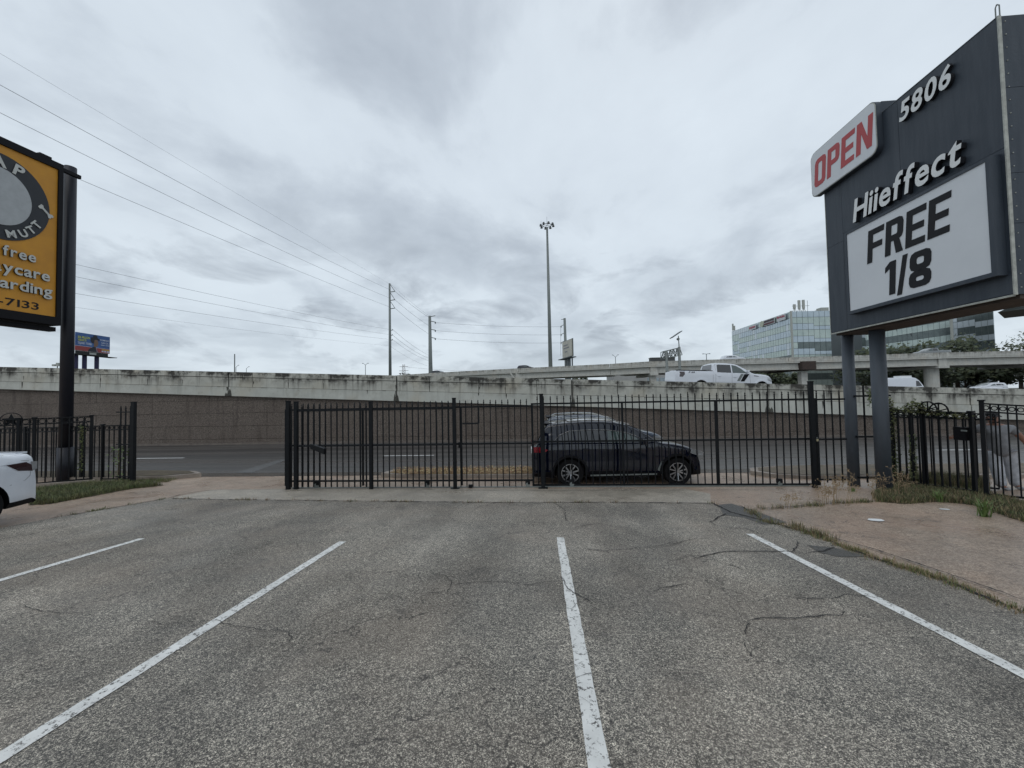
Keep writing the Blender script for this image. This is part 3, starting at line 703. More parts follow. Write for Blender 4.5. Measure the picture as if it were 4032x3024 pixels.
def word(parent, s, f, u0, u1, v0, caph, thick, mats, bold=.0, shear=0.0, gap=.10, name='letter', space=.3):
    ws = [glyph(c, bold)[3] if c != ' ' else space for c in s]; tot = sum(ws)+gap*(len(s)-1)
    sx = (u1-u0)/tot; sz = caph/.73; u = u0
    for c, w in zip(s, ws):
        if c != ' ': letter(parent, c, (lambda a, b, w_, u=u: f(u+a, v0+b, w_)), thick, mats, name, bold, shear, sx, sz)
        u += (w+gap)*sx
def fframe(a, b, z0, off=.02):
    d = Vector((b.x-a.x, b.y-a.y, 0)).normalized()
    return lambda u, v, w: Vector((a.x, a.y, z0))+d*u+Vector((0, 0, v))+fn*(off+w)
SGW = mat('roof_sign_white', (.62, .64, .66), .5); SGR = mat('roof_sign_red', (.45, .05, .09), .5); SGK = mat('roof_sign_dark', (.05, .03, .04), .5)
o, a, b, z0, z1 = fsign(470, 608, 500, 590, 'roof_sign', SGW); Lw = (b-a).xy.length
word(b1, 'RICOH', fframe(a, b, z0, .06), Lw*.06, Lw*.94, (z1-z0)*.30, (z1-z0)*.42, .05, [SGR], .03)
o, a, b, z0, z1 = fsign(775, 998, 385, 500, 'roof_sign', SGW); Lw = (b-a).xy.length
ff = fframe(a, b, z0, .06)
for (v0, v1, m) in ((.56, .9, SGK), (.12, .42, mat('roof_sign_maroon', (.12, .02, .03), .5))):
    u = Lw*.03
    while u < Lw*.93:
        w = random.uniform(.5, .9); w = min(w, Lw*.97-u)
        g = MB(b1.location); z_ = z1-z0; P = [ff(u, z_*v0, 0), ff(u+w, z_*v0, 0), ff(u+w, z_*v1, 0), ff(u, z_*v1, 0)]; g.add(P+[p+fn*.05 for p in P], [(4, 5, 6, 7), (0, 1, 5, 4), (2, 3, 7, 6)]); g.build('sign_block', m, b1); u += w+.08
o, a, b, z0, z1 = fsign(1040, 1220, 290, 412, 'roof_sign', SGW); Lw = (b-a).xy.length
word(b1, 'KYOCERA', fframe(a, b, z0, .06), Lw*.22, Lw*.96, (z1-z0)*.48, (z1-z0)*.30, .05, [SGR], .02)
g = MB(b1.location); ff = fframe(a, b, z0, .06)
for k in range(3): 
    P = [ff(Lw*(.04+.05*k), (z1-z0)*(.5), 0), ff(Lw*(.08+.05*k), (z1-z0)*.5, 0), ff(Lw*(.08+.05*k), (z1-z0)*.85, 0), ff(Lw*(.04+.05*k), (z1-z0)*.85, 0)]; g.add(P, [(0, 1, 2, 3)])
g.build('logo_mark', SGR, b1)
a = fplane(*zoomb(735, 455)); g = MB(b1.location); g.tube(a+fn*.1, a+fn*-.15, 1.05, 1.05, 20); g.build('round_logo', mat('round_logo', (.50, .53, .42), .5), b1)
# rooftop kit
for px, h in ((2886, 2.6), (2892, 1.8)):
    p = D(px, 1300, 150); g = MB(b1.location); g.box((p.x, p.y, ZT+h/2+.2), (.45, .4, h)); g.tube((p.x, p.y, ZT-.2), (p.x, p.y, ZT+.6), .1); g.build('antenna_panel', EDGE, b1)
for i, (px, h) in enumerate(((3128, 1.4), (3147, 2.6), (3164, 2.7))):
    p = D(px, 1215, 117); g = MB(b1.location); g.box((p.x, p.y, ZT+1.1+h/2), (.7, .3, h)); g.tube((p.x, p.y, ZT-.1), (p.x, p.y, ZT+1.6), .09); g.beam((p.x-.8, p.y, ZT), (p.x, p.y, ZT+1.3), .1); g.beam((p.x+.8, p.y, ZT), (p.x, p.y, ZT+1.3), .1); g.build('antenna_panel', EDGE, b1)
p = D(3180, 1215, 117); g = MB(b1.location); g.tube((p.x, p.y, ZT), (p.x, p.y, ZT+3.6), .05); g.beam((p.x-4.5, p.y, ZT+2), (p.x+.5, p.y, ZT+2), .08); g.build('antenna_frame', GALV, b1)
p = D(3238, 1212, 120); g = MB(b1.location); g.box((p.x, p.y, ZT+.95), (2.3, 2, 1.7)); g.box((p.x-1.9, p.y, ZT+.5), (1.2, 1.5, 1.0)); g.build('roof_plant', EDGE, b1)
# second block
ZT2 = 23.9; c2 = D(3745, 1243, 115); r2 = D(3911, 1212, 105); l2 = D(3306, 1300, 154); s2 = r2+Vector((6, 14, 0))
b2 = thing('office_building', 'second glass office block with dark and silver window bands right of the sign poles', 'office building', (c2.x, c2.y, 0))
bk2 = Vector((r2.x+4, l2.y+6, 0))
block(b2, [XY(l2), XY(c2), XY(r2), XY(s2), XY(bk2)], -.1, ZT2-.05, 'frame_core', MULL)
rows2 = [ZT2, ZT2-1.2, ZT2-3.5, ZT2-4.9, ZT2-7.3, ZT2-8.7, ZT2-11.2, ZT2-12.6, ZT2-15.0, ZT2-16.4, ZT2-19, ZT2-21]
facade(b2, XY(l2), XY(c2), lambda c: [ZT2, ZT2-1.3, ZT2-3.4, ZT2-5.6, ZT2-7.7, ZT2-9.8, ZT2-11.9, ZT2-14, ZT2-16.2, ZT2-19], 24, lambda c, r: (GLS1 if r in (1, 3, 5) else GLS3) if c > 1 else GLS4, maxrow=7)
facade(b2, XY(c2), XY(r2), lambda c: [ZT2, ZT2-.5, ZT2-3.0, ZT2-4.6, ZT2-7.0, ZT2-8.6, ZT2-11.0, ZT2-12.6, ZT2-15, ZT2-16.6, ZT2-19, ZT2-21] if c > 3 else [ZT2, ZT2-.3, ZT2-2.2, ZT2-4.1, ZT2-6.2, ZT2-8.1, ZT2-10.2, ZT2-12.1, ZT2-15, ZT2-16.6, ZT2-19, ZT2-21], 7, lambda c, r: (GLS3 if r % 2 == 1 and c > 0 else GLS4), maxrow=12)
facade(b2, XY(r2), XY(s2), lambda c: rows2, 4, lambda c, r: GLS2 if c % 2 else GLS4, maxrow=8)
g = MB(b2.location); g.tube((c2.x, c2.y, 0), (c2.x, c2.y, ZT2+.05), .35, .35, 8); g.build('corner_mullion', EDGE, b2)
# low white building seen under the overpass
p = D(2500, 1480, 125); g = MB((p.x, p.y, 0)); g.box((p.x, p.y, 4.5), (16, 12, 9.0)); q = thing('warehouse', 'low pale building glimpsed under the overpass left of the gantry', 'building', (p.x, p.y, 0)); g.build('wall', mat('pale_wall', (.40, .40, .39), .8, 0, (.32, .32, .31), .4, .8), q)
g = MB((p.x, p.y, 0)); g.box((p.x, p.y, 9.15), (16.4, 12.4, .3)); g.build('roof', GALV, q)
for k in range(4): g = MB((p.x, p.y, 0)); g.box((p.x+3+k*1.9, p.y-6.05, 6.3), (1.6, .14, 1.8)); g.build('window', GLS2, q)

# ------------------------------------------------------------------ trees
def tree(px, dep, h, w, label, m=(FOL, FOL2), n=1500, name='tree', leaf=.34, trunk=True, group=None, base=0.0):
    p = D(px, 1500, dep); p.z = base; t = thing(name, label, 'tree', p, 0, group)
    if trunk:
        g = MB(p); g.tube(p, p+Vector((0, 0, h*.5)), .03*h, .018*h, 8)
        for k in range(5): a = k*1.3+random.random(); g.tube(p+Vector((0, 0, h*.3)), p+Vector((cos(a)*w*.35, sin(a)*w*.35, h*.75)), .014*h, .006*h, 6)
        g.build('trunk', BARK, t)
    g = MB(p); cl = []
    for k in range(16):
        a = random.uniform(0, 6.28); r = random.random()**.5*w*.42; zz = random.uniform(.35, .88)*h
        k2 = 1-abs(zz/h-.6)*1.1; cl.append((cos(a)*r*k2, sin(a)*r*k2, zz, random.uniform(.10, .2)*w))
    for i in range(n):
        c = random.choice(cl); d = Vector((random.gauss(0, 1), random.gauss(0, 1), random.gauss(0, .8))).normalized()*c[3]*random.uniform(.55, 1.12)
        q = p+Vector((c[0]+d.x, c[1]+d.y, c[2]+d.z)); s = leaf*random.uniform(.5, 1.3); u = Vector((random.gauss(0, 1), random.gauss(0, 1), random.gauss(0, 1))).normalized()*s; v = u.orthogonal().normalized()*s*.7
        g.add([q-u, q-v, q+u, q+v], [(0, 1, 2, 3)], 0 if random.random() < .7 else 1)
    g.build('crown', list(m), t); return t
tl = [(2950, 104, 9.5, 9, 'dark tree under the overpass just right of the white pickup'), (3040, 106, 9, 9, 'dark tree behind the thin pier under the overpass'), (3110, 107, 7.5, 7, 'low dark tree left of the rust brown pier cap'),
      (3400, 98, 13.5, 12, 'dark broad tree seen between the two sign poles'), (3560, 99, 14, 14, 'broad dark tree showing right of the nearer sign pole above the overpass'), (3660, 97, 15.0, 13, 'bushy tree in front of the second office block behind the grey pickup'),
      (3770, 97, 16.0, 15, 'tallest bushy tree below the right office block'), (3850, 96, 13, 10, 'ragged reddish green tree at the foot of the right office block'), (3960, 90, 9, 10, 'dark tree under the overpass right of the round pier'), (4020, 100, 16.0, 17, 'dark rounded tree at the right edge above the overpass'),
      (4110, 96, 14.5, 14, 'dark tree past the round tree at the far right'), (3470, 88, 8, 11, 'dark low tree under the overpass behind the nearer sign pole'), (3620, 90, 8, 11, 'dark low tree behind the white van'), (3800, 92, 8, 10, 'dark low tree right of the round concrete pier')]
for px, dp, h, w, lb in tl: tree(px, dp, h, w, lb, n=1700, leaf=.42, group='trees behind the overpass')
tree(1612, 150, 12.2, 9, 'tiny round tree on the skyline at the foot of the second power pole', n=700, leaf=.4)
tree(2285, 140, 9.6, 9, 'small dark tree glimpsed under the overpass near the small billboard', n=700, leaf=.4)

# ------------------------------------------------------------------ poles, masts, wires
def pole(name, label, cat, base, top, r0, r1, m=GALV, n=10, parts=None, group=None, bz=0):
    base = Vector((base.x, base.y, bz)); t = thing(name, label, cat, base, 0, group); g = MB(base); g.tube(base, top, r0, r1, n); g.build('pole', m, t, smooth=True); return t
def arm(t, a, b, r=.09, m=GALV, name='arm'): g = MB(t.location); g.tube(a, b, r, r, 6); g.build(name, m, t)
T1 = D(1534, 1116, 92); B1p = D(1536, 1476, 92)
pp1 = pole('power_pole', 'tall thin steel power pole with three long arms, nearest of three', 'power pole', B1p, T1, .42, .22, GALV)
for y in (1147, 1180, 1213):
    e_ = D(1555, y, 92); arm(pp1, D(1536, y+3, 92), e_, .10); arm(pp1, D(1537, y-27, 92), e_, .07)
for y in (1299, 1319, 1338):
    arm(pp1, D(1536, y+1, 92), D(1545, y+1, 92), .09); g = MB(pp1.location); g.tube(D(1545, y+1, 92), D(1545, y-3, 92), .1, .08, 6); g.build('insulator', STEEL, pp1)
T2 = D(1692, 1244, 118); B2p = D(1696, 1467, 118)
pp2 = pole('power_pole', 'thick steel power pole with short arms on its right, middle of three', 'power pole', B2p, T2, .78, .42, GALV)
for y in (1247, 1264, 1296, 1328):
    e_ = D(1714, y+(-4 if y == 1247 else 4), 118); arm(pp2, D(1694, y, 118), e_, .12)
    if y > 1250: g = MB(pp2.location); g.tube(e_, e_+Vector((0, 0, -.5)), .22, .16, 8); g.build('insulator', STEEL, pp2)
T3 = D(2223, 1253, 125); B3p = D(2231, 1440, 125)
pp3 = pole('power_pole', 'steel power pole behind the small billboard, rightmost of three', 'power pole', B3p, T3, .62, .38, GALV)
for y in (1258, 1278, 1311, 1343):
    e_ = D(2209, y+(0 if y == 1258 else 6), 125); arm(pp3, D(2226, y-2, 125), e_, .10)
    if y > 1260: g = MB(pp3.location); g.tube(e_, e_+Vector((0, 0, -.5)), .2, .14, 8); g.build('insulator', STEEL, pp3)
g = MB(pp3.location); g.tube(D(2208, 1284, 125), D(2208, 1400, 125), .05, .05, 5); g.build('ground_wire', STEEL, pp3)
WIRE = mat('wire', (.16, .17, .18), .5)
def wire(pts, r, label, grp='power lines in the sky'):
    (a, b) = pts[0], pts[-1]; a = Vector(a); b = Vector(b); n = 24; sag = pts[1]; q = []
    for i in range(n+1): t = i/n; p = a.lerp(b, t); p.z -= sag*4*t*(1-t); q.append(p)
    g = MB(a); g.path(q, r*.75, 5); o = g.build('power_line', WIRE, None, a, True); tag(o, label, 'power line', grp); return o
def far_wire(px0, py0, d0, px1, py1, d1, ext, sag, r, label):
    a = D(px0, py0, d0); b = D(px1, py1, d1); a2 = a+(a-b)*ext; wire([a2, sag, b], r, label)
far_wire(0, 210, 30, 1530, 1116, 92, .25, .0, .012, 'faintest topmost wire climbing from the nearest power pole to the upper left')
far_wire(0, 306, 30.6, 1536, 1141, 92, .25, .9, .026, 'second wire from the top, from the nearest power pole to the upper left')
far_wire(0, 416, 31, 1536, 1174, 92, .25, .9, .026, 'third wire from the top climbing from the middle arm of the nearest power pole')
far_wire(310, 678, 37, 1536, 1209, 92, .6, .7, .026, 'fourth wire from the top passing behind the corner of the orange sign')
for (py0, d0, py1, k, lb) in ((995, 42, 1297, .03, 'uppermost of the four low wires between orange sign pole and nearest power pole'), (1044, 42.3, 1317, .03, 'second of the four low wires left of the nearest power pole'), (1113, 44.7, 1336, .03, 'third of the four low wires left of the nearest power pole'), (1168, 45, 1361, .018, 'lowest faint wire left of the nearest power pole')):
    far_wire(282, py0, d0, 1532, py1, 92, .8, 1.2, k*.75, lb)
for i, (x0, y0, x1_, y1, r, sg) in enumerate(((1555, 1147, 1690, 1250, .05, .3), (1555, 1180, 1690, 1283, .05, .3), (1555, 1213, 1690, 1316, .05, .3), (1546, 1297, 1690, 1400, .045, .5), (1546, 1319, 1690, 1411, .045, .6), (1546, 1337, 1690, 1421, .045, .6), (1540, 1365, 1682, 1440, .03, .5), (1538, 1118, 1692, 1246, .025, .3))):
    lab = ('upper', 'middle', 'lower', 'first low', 'second low', 'third low', 'lowest faint', 'thin top')[i]
    wire([D(x0, y0, 92), sg, D(x1_, y1, 118)], r*.8, lab+' wire from the nearest power pole down to the thick one')
for i, (y0, y1) in enumerate(((1270, 1286), (1302, 1318), (1334, 1350))):
    wire([D(1716, y0, 118), .5, D(2207, y1, 125)], .042, ('top', 'middle', 'bottom')[i]+' level wire between the thick power pole and the billboard pole')
wire([D(1600, 1445, 400), 1, D(1905, 1462, 420)], .12, 'very faint far wire leaving the distant pylon on the skyline')
# high mast light
MT = D(2154, 896, 105); MBs = D(2168, 1440, 105)
mast = pole('high_mast_light', 'very tall steel light mast with a ring of floodlights at its top', 'light mast', MBs, MT, .62, .26, GALV, 12)
rc = MT+Vector((0, 0, .6)); g = MB(mast.location); g.ring(rc, (0, 0, 1), 1.9, .10, 20, 5) if False else None
n = 22; pts = [rc+Vector((cos(2*pi*i/n)*1.15, sin(2*pi*i/n)*1.15, 0)) for i in range(n+1)]; g.path(pts, .08, 6)
for k in range(4): g.tube(rc, rc+Vector((cos(k*pi/2+.4)*1.15, sin(k*pi/2+.4)*1.15, 0)), .05, .05, 5)
g.build('ring', STEEL, mast)
for k in range(8):
    a = 2*pi*k/8+.2; q = rc+Vector((cos(a)*1.75, sin(a)*1.75, .0)); g = MB(mast.location); g.tube(rc+Vector((cos(a)*1.15, sin(a)*1.15, 0)), q, .05, .05, 5); g.tube(q+Vector((0, 0, .25)), q+Vector((0, 0, -.28)), .24, .36, 8); g.build('floodlight', MULL, mast)
g = MB(mast.location); g.tube(rc, rc+Vector((0, 0, 2.4)), .05, .03, 5); g.tube(rc+Vector((-1.6, 0, 0)), rc+Vector((-1.6, 0, 1.3)), .04, .03, 5); g.build('lightning_rod', STEEL, mast)
# little street lights and far pylon
def streetlight(px, py0, py1, dep, label, kind='v', hz_=.6, r=.09):
    b = D(px, py0, dep); t_ = D(px, py1, dep); bb = Vector((b.x, b.y, 0)); t = pole('street_light', label, 'street light', bb, Vector((b.x, b.y, t_.z-.8)), r*1.4, r, STEEL, 6, group='street lights on the skyline')
    top = Vector((b.x, b.y, t_.z-.8)); s = dep/1515
    for sg in ((-1, 1) if kind in 'vT' else (1,)):
        dx = sg*(9 if kind != 'T' else 11)*s; e_ = top+Vector((dx, 0, .8 if kind != 'T' else .1)); g = MB(t.location); g.tube(top, e_, r*.7, r*.6, 5); g.tube(e_, e_+Vector((sg*4*s, 0, -.05)), r*1.2, r, 5); g.build('lamp_arm', STEEL, t)
streetlight(1439, 1475, 1430, 160, 'double armed street light on the skyline left of the nearest power pole', 'v', r=.12)
streetlight(2424, 1432, 1397, 130, 'double armed street light on the overpass right of the small billboard', 'v', r=.10)
streetlight(2782, 1415, 1383, 110, 'T shaped street light on the overpass between gantry and glass offices', 'T', r=.10)
streetlight(929, 1460, 1438, 150, 'single armed street light beside the bare post on the left skyline', 's', r=.10)
streetlight(970, 1462, 1444, 170, 'small single armed street light second from the bare post on the left skyline', 's', r=.10)
p = D(924, 1394, 110); t = thing('bare_post', 'plain thin bare post rising above the parapet on the left skyline', 'post', (p.x, p.y, 0)); g = MB(t.location); g.tube((p.x, p.y, 0), p, .15, .13, 8); g.build('pole', GALV, t)
p = D(1590, 1475, 420); py_ = thing('lattice_pylon', 'pale lattice pylon far off between the first two power poles', 'pylon', (p.x, p.y, 0))
g = MB(py_.location); zt = D(1590, 1434, 420).z; LATT = mat('faded_lattice', (.42, .40, .40), .8)
for sx in (-1, 1):
    for sy in (-1, 1): g.tube((p.x+sx*3, p.y+sy*3, 0), (p.x+sx*.9, p.y+sy*.9, zt), .22, .16, 4)
g.build('leg_frame', LATT, py_); g = MB(py_.location)
for k in range(9): z = zt*(.3+.075*k); w = 3-2.1*z/zt; w2 = 3-2.1*(z+zt*.075)/zt; g.beam((p.x-w, p.y-w, z), (p.x+w2, p.y-w2, z+zt*.075), .2); g.beam((p.x+w, p.y-w, z), (p.x-w2, p.y-w2, z+zt*.075), .2)
g.build('bracing', LATT, py_)
for zf in (.985, .87, .80): g = MB(py_.location); g.beam((p.x-7*(1.25-zf*.6), p.y, zt*zf-2), (p.x+7*(1.25-zf*.6), p.y, zt*zf-2), .45); g.build('crossarm', LATT, py_)
p = D(219, 1438, 60); t = thing('traffic_camera', 'small grey traffic camera unit peeping from behind the left sign pole above the parapet', 'traffic camera', (p.x, p.y, 0)); g = MB(t.location); g.tube((p.x+.3, p.y, 0), (p.x+.3, p.y, p.z), .07, .06, 6); g.build('post', STEEL, t)
g = MB(t.location); g.box((p.x-.2, p.y, p.z), (.5, .3, .28)); g.box((p.x+.4, p.y, p.z+.1), (.35, .3, .5)); g.build('camera_housing', EDGE, t)
# gantry with solar panel
GP = D(2624, 1502, 50); GQ = D(2673, 1462, 50); gt = thing('sign_gantry', 'grey steel truss gantry end on two posts behind the pickup', 'gantry', (GP.x, GP.y, 0))
for px, ptop in ((2624, 1382), (2674, 1366)):
    p = D(px, ptop, 50); g = MB(gt.location); g.tube((p.x, p.y, 0), p, .17, .17, 10); g.build('post', GALV, gt, smooth=True)
a0 = D(2611, 1384, 50); a1 = D(2676, 1369, 50); b0 = D(2611, 1412, 50); b1_ = D(2686, 1397, 50)
for yy in (0, .9):
    o_ = Vector((0, yy, 0)); g = MB(gt.location)
    for p, q in ((a0, a1), (b0, b1_)): g.beam(p+o_, q+o_, .09)
    for k in range(6):
        t_ = k/5; u_ = min(1, (k+1)/5); g.beam(a0.lerp(a1, t_)+o_, b0.lerp(b1_, t_)+o_, .07)
        if k < 5: g.beam(a0.lerp(a1, t_ if k % 2 else u_)+o_, b0.lerp(b1_, u_ if k % 2 else t_)+o_, .06)
    g.build('truss_frame', GALV, gt)
for k in range(6): g = MB(gt.location); p = a0.lerp(a1, k/5); q = b0.lerp(b1_, k/5); g.beam(p, p+Vector((0, .9, 0)), .06); g.beam(q, q+Vector((0, .9, 0)), .06); g.beam(p, q+Vector((0, .9, 0)), .05); g.build('cross_brace', GALV, gt)
g = MB(gt.location); p = D(2674, 1366, 50); q = D(2671, 1322, 50); g.tube(p, q, .07, .06, 8); g.tube(D(2670, 1335, 50)+Vector((0, -.15, 0)), D(2670, 1335, 50)+Vector((0, .15, 0)), .16, .16, 10); g.build('mast', GALV, gt)
g = MB(gt.location); p = D(2649, 1330, 50); q = D(2687, 1304, 50); d_ = (q-p); g.hexa([p, q, q+Vector((0, 1.1, .0)), p+Vector((0, 1.1, 0)), p+Vector((-.04, 0, .09)), q+Vector((-.04, 0, .09)), q+Vector((-.04, 1.1, .09)), p+Vector((-.04, 1.1, .09))]); g.build('solar_panel', MULL, gt)
# grey sign board lying behind the overpass barrier
p = onfly(2620); t = thing('equipment_box', 'dark grey flat equipment box standing at the overpass barrier beside the gantry', 'equipment box', (p.x, p.y+2.2, 8.4)); g = MB(t.location); g.box((p.x, p.y+2.2, 9.3), (5.2, 1.4, 1.7)); g.build('housing', mat('dark_box', (.07, .075, .075), .7), t); g = MB(t.location); g.box((p.x, p.y+2.2, 10.2), (5.4, 1.6, .1)); g.build('lid', GALV, t)

# ------------------------------------------------------------------ billboards
TL = D(301, 1306, 91); BR = D(432, 1394, 99); TR = D(433, 1329, 99)
zt_, zb_ = 19.5, 15.2
bu = Vector((TR.x-TL.x, TR.y-TL.y, 0)); bw_ = bu.length; bu.normalize(); bn = Vector((bu.y, -bu.x, 0))
if bn.dot(Vector((-TL.x, -TL.y, 0))) < 0: bn = -bn
bb = thing('billboard', 'large blue and red roadside billboard with a man in a hat on three purple posts', 'billboard', (TL.x, TL.y, 0))
BF = lambda u, v, w: Vector((TL.x, TL.y, zb_))+bu*u+Vector((0, 0, v))+bn*w
bh = zt_-zb_
def quad(parent, fr, u0, u1, v0, v1, w0, w1, m, name):
    g = MB(parent.location); P = [fr(u0, v0, w0), fr(u1, v0, w0), fr(u1, v0, w1), fr(u0, v0, w1)]; Q = [fr(u0, v1, w0), fr(u1, v1, w0), fr(u1, v1, w1), fr(u0, v1, w1)]; g.hexa(P+Q); return g.build(name, m, parent)
BBL = mat('print_blue', (.035, .085, .24), .6, 0, (.05, .13, .33), .3, .9); BRD = mat('print_red', (.30, .045, .045), .6); BYL = mat('print_yellow', (.55, .58, .12), .6); BWH = mat('print_white', (.58, .62, .72), .6); BDK = mat('print_dark', (.022, .024, .032), .7); BSK = mat('print_skin', (.20, .12, .08), .7); BOR = mat('print_gold', (.55, .36, .06), .6)
quad(bb, BF, 0, bw_, bh*.27, bh, -.3, 0, BBL, 'upper_face'); quad(bb, BF, 0, bw_, 0, bh*.255, -.3, 0, BRD, 'lower_face'); quad(bb, BF, 0, bw_, bh*.255, bh*.27, -.3, .02, BWH, 'stripe')
word(bb, '$36 MILLION', BF, bw_*.04, bw_*.38, bh*.70, bh*.12, .03, [BYL], .02); word(bb, 'VERDICT!', BF, bw_*.04, bw_*.28, bh*.54, bh*.12, .03, [BYL], .02); word(bb, 'TEJANO TOUGH', BF, bw_*.04, bw_*.44, bh*.37, bh*.12, .03, [BWH], .02)
word(bb, 'DOMINGO', BF, bw_*.69, bw_*.97, bh*.70, bh*.09, .03, [BWH], .01); word(bb, 'GARCIA', BF, bw_*.73, bw_*.95, bh*.54, bh*.09, .03, [BWH], .01)
quad(bb, BF, bw_*.72, bw_*.83, bh*.44, bh*.47, 0, .03, BWH, 'small_print'); quad(bb, BF, bw_*.86, bw_*.97, bh*.44, bh*.47, 0, .03, BWH, 'small_print')
quad(bb, BF, bw_*.74, bw_*.98, bh*.155, bh*.22, 0, .03, BOR, 'small_print'); quad(bb, BF, bw_*.74, bw_*.80, bh*.05, bh*.13, 0, .03, BWH, 'phone_block'); quad(bb, BF, bw_*.82, bw_*.88, bh*.05, bh*.13, 0, .03, BWH, 'phone_block'); quad(bb, BF, bw_*.90, bw_*.985, bh*.05, bh*.13, 0, .03, BWH, 'phone_block')
def flat(parent, fr, pts, w, m, name, sc=(1, 1)):
    g = MB(parent.location); n = len(pts); g.add([fr(x*sc[0], y*sc[1], w) for x, y in pts]+[fr(x*sc[0], y*sc[1], w-.02) for x, y in pts], [tuple(range(n)), tuple(range(n, 2*n))[::-1]]+[((i+1) % n, i, n+i, n+(i+1) % n) for i in range(n)]); return g.build(name, m, parent)
flat(bb, BF, [(.33, 0), (.36, .14), (.44, .25), (.50, .30), (.56, .28), (.60, .18), (.64, 0)], .035, BDK, 'printed_jacket', (bw_, bh))
flat(bb, BF, [(.50, .30), (.50, .62), (.53, .72), (.60, .70), (.635, .55), (.62, .40), (.57, .30)], .045, BSK, 'printed_face', (bw_, bh))
flat(bb, BF, [(.40, .62), (.42, .82), (.48, .86), (.50, .97), (.58, .97), (.61, .82), (.68, .74), (.66, .68), (.60, .72), (.52, .70), (.50, .50), (.45, .50)], .055, BDK, 'printed_hat', (bw_, bh))
flat(bb, BF, [(.555, .27), (.58, .25), (.62, .02), (.59, .02)], .045, mat('print_tie', (.33, .20, .24), .6), 'printed_tie', (bw_, bh))
quad(bb, BF, .0, bw_*.95, -.85, -.05, -.25, -.02, mat('catwalk_dark', (.02, .022, .02), .8), 'apron'); quad(bb, BF, -1.6, bw_+1.0, -1.05, -.9, -.9, .9, MATS['catwalk_dark'], 'catwalk'); quad(bb, BF, bw_*.38, bw_*.58, -.7, -.25, -.02, .02, EDGE, 'nameplate')
quad(bb, BF, -1.2, -.12, 0, bh, -1.6, -1.3, MATS['catwalk_dark'], 'rear_face')
for k in (.06, .40, .88):
    p = BF(bw_*(.055, .30, .66)[(.06, .40, .88).index(k)], 0, -.5); g = MB(bb.location); g.tube((p.x, p.y, 0), (p.x, p.y, zb_-.9), .42, .42, 8); g.build('post', mat('purple_post', (.02, .018, .07), .6), bb)
# small billboard
SB = D(2215, 1410, 115); ST = D(2244, 1352, 112)
sb = thing('billboard', 'small pale billboard seen almost edge on below the rightmost power pole', 'billboard', (SB.x, SB.y, 0))
su = Vector((ST.x-SB.x, ST.y-SB.y-4, 0)); sl = su.length; su.normalize(); sn = Vector((su.y, -su.x, 0)); sn = sn if sn.y < 0 else -sn
SF = lambda u, v, w: Vector((SB.x, SB.y, 13.4))+su*u+Vector((0, 0, v))+sn*w
quad(sb, SF, 0, sl, 0, 4.7, -.3, 0, mat('cream_print', (.50, .49, .43), .6, 0, (.42, .40, .33), .6, .7), 'face'); 
for k, (v, a_, b_) in enumerate(((3.3, .15, .62), (2.5, .15, .75), (1.4, .3, .55))): quad(sb, SF, sl*a_, sl*b_, v, v+.35, 0, .04, mat('print_grey', (.22, .22, .24), .6), 'print_line')
quad(sb, SF, -.4, sl+.4, -.1, 4.9, -.45, -.3, MULL, 'frame'); quad(sb, SF, -1.2, sl+1, -.5, -.3, -1, 1, MULL, 'catwalk')
for u_ in (.2, .5, .85): g = MB(sb.location); p = SF(sl*u_, 0, -.6); g.tube((p.x, p.y, 0), (p.x, p.y, 13.2), .55 if u_ == .5 else .2, None, 8); g.build('post', STEEL, sb)

# ------------------------------------------------------------------ iron fences and gates
PM = {}
def picket_mesh(L, w=.022, spear=True, m=BLK):
    k = (round(L, 2), w, spear)
    if k in PM: return PM[k]
    g = MB(); top = L-.10 if spear else L; g.box((0, 0, top/2), (w, w, top))
    if spear:
        for z0, z1, a, b in ((top, top+.02, w*.5, w*1.05), (top+.02, top+.045, w*1.05, w*.35), (top+.045, top+.06, w*.35, w*.8), (top+.06, top+.10, w*.8, .001)):
            g.tube((0, 0, z0), (0, 0, z1), a, b, 5)
    PM[k] = g.mesh(m); return PM[k]
def beamz(root, name, a, b, w, h, m=BLK): g = MB(root.location); g.beam(a, b, w, h); return g.build(name, m, root)
LD = Vector((H.x-A.x, H.y-A.y, 0)).normalized(); LN = Vector((-LD.y, LD.x, 0)); ALN = atan2(LD.y, LD.x)
def pl(px, py, off=0.0): return PL(px, py, A, H, off)
def post(px, ptop, w, label, py=1750, off=0.0, plate=False, cat='fence post', grp='square iron gate posts', lean=0):
    p = pl(px, py, off); z0 = gz(p.y); zt = ZA(px, ptop, p); t = thing('gate_post', label, cat, (p.x, p.y, z0), 0, grp)
    g = MB(t.location); g.box((p.x, p.y, (z0-.05+zt)/2), (w, w, zt-z0+.05), ALN); g.build('shaft', BLK, t)
    g = MB(t.location); g.box((p.x, p.y, zt+.006), (w+.012, w+.012, .02), ALN); g.build('cap', BLK, t)
    if plate: g = MB(t.location); g.box((p.x, p.y, z0+.012), (w*2.6, w*1.6, .016), ALN); g.build('base_plate', BLK, t)
    return t
post(1135, 1580, .088, 'square black iron post, tallest at the left end of the sliding gate', off=-.02)
post(1166, 1583, .085, 'thick black iron post just right of the tallest left end post')
post(1461, 1582, .078, 'square black iron post between the two picket panels left of centre')
post(1790, 1568.5, .080, 'square black iron post with base plate, left of the small square gate frame', plate=True)
post(2135, 1552.5, .088, 'square black iron post at the rear bumper of the parked dark car', plate=True)
post(3201, 1503, .082, 'tallest black iron post, beside the padlock left of the big sign poles', off=.0)
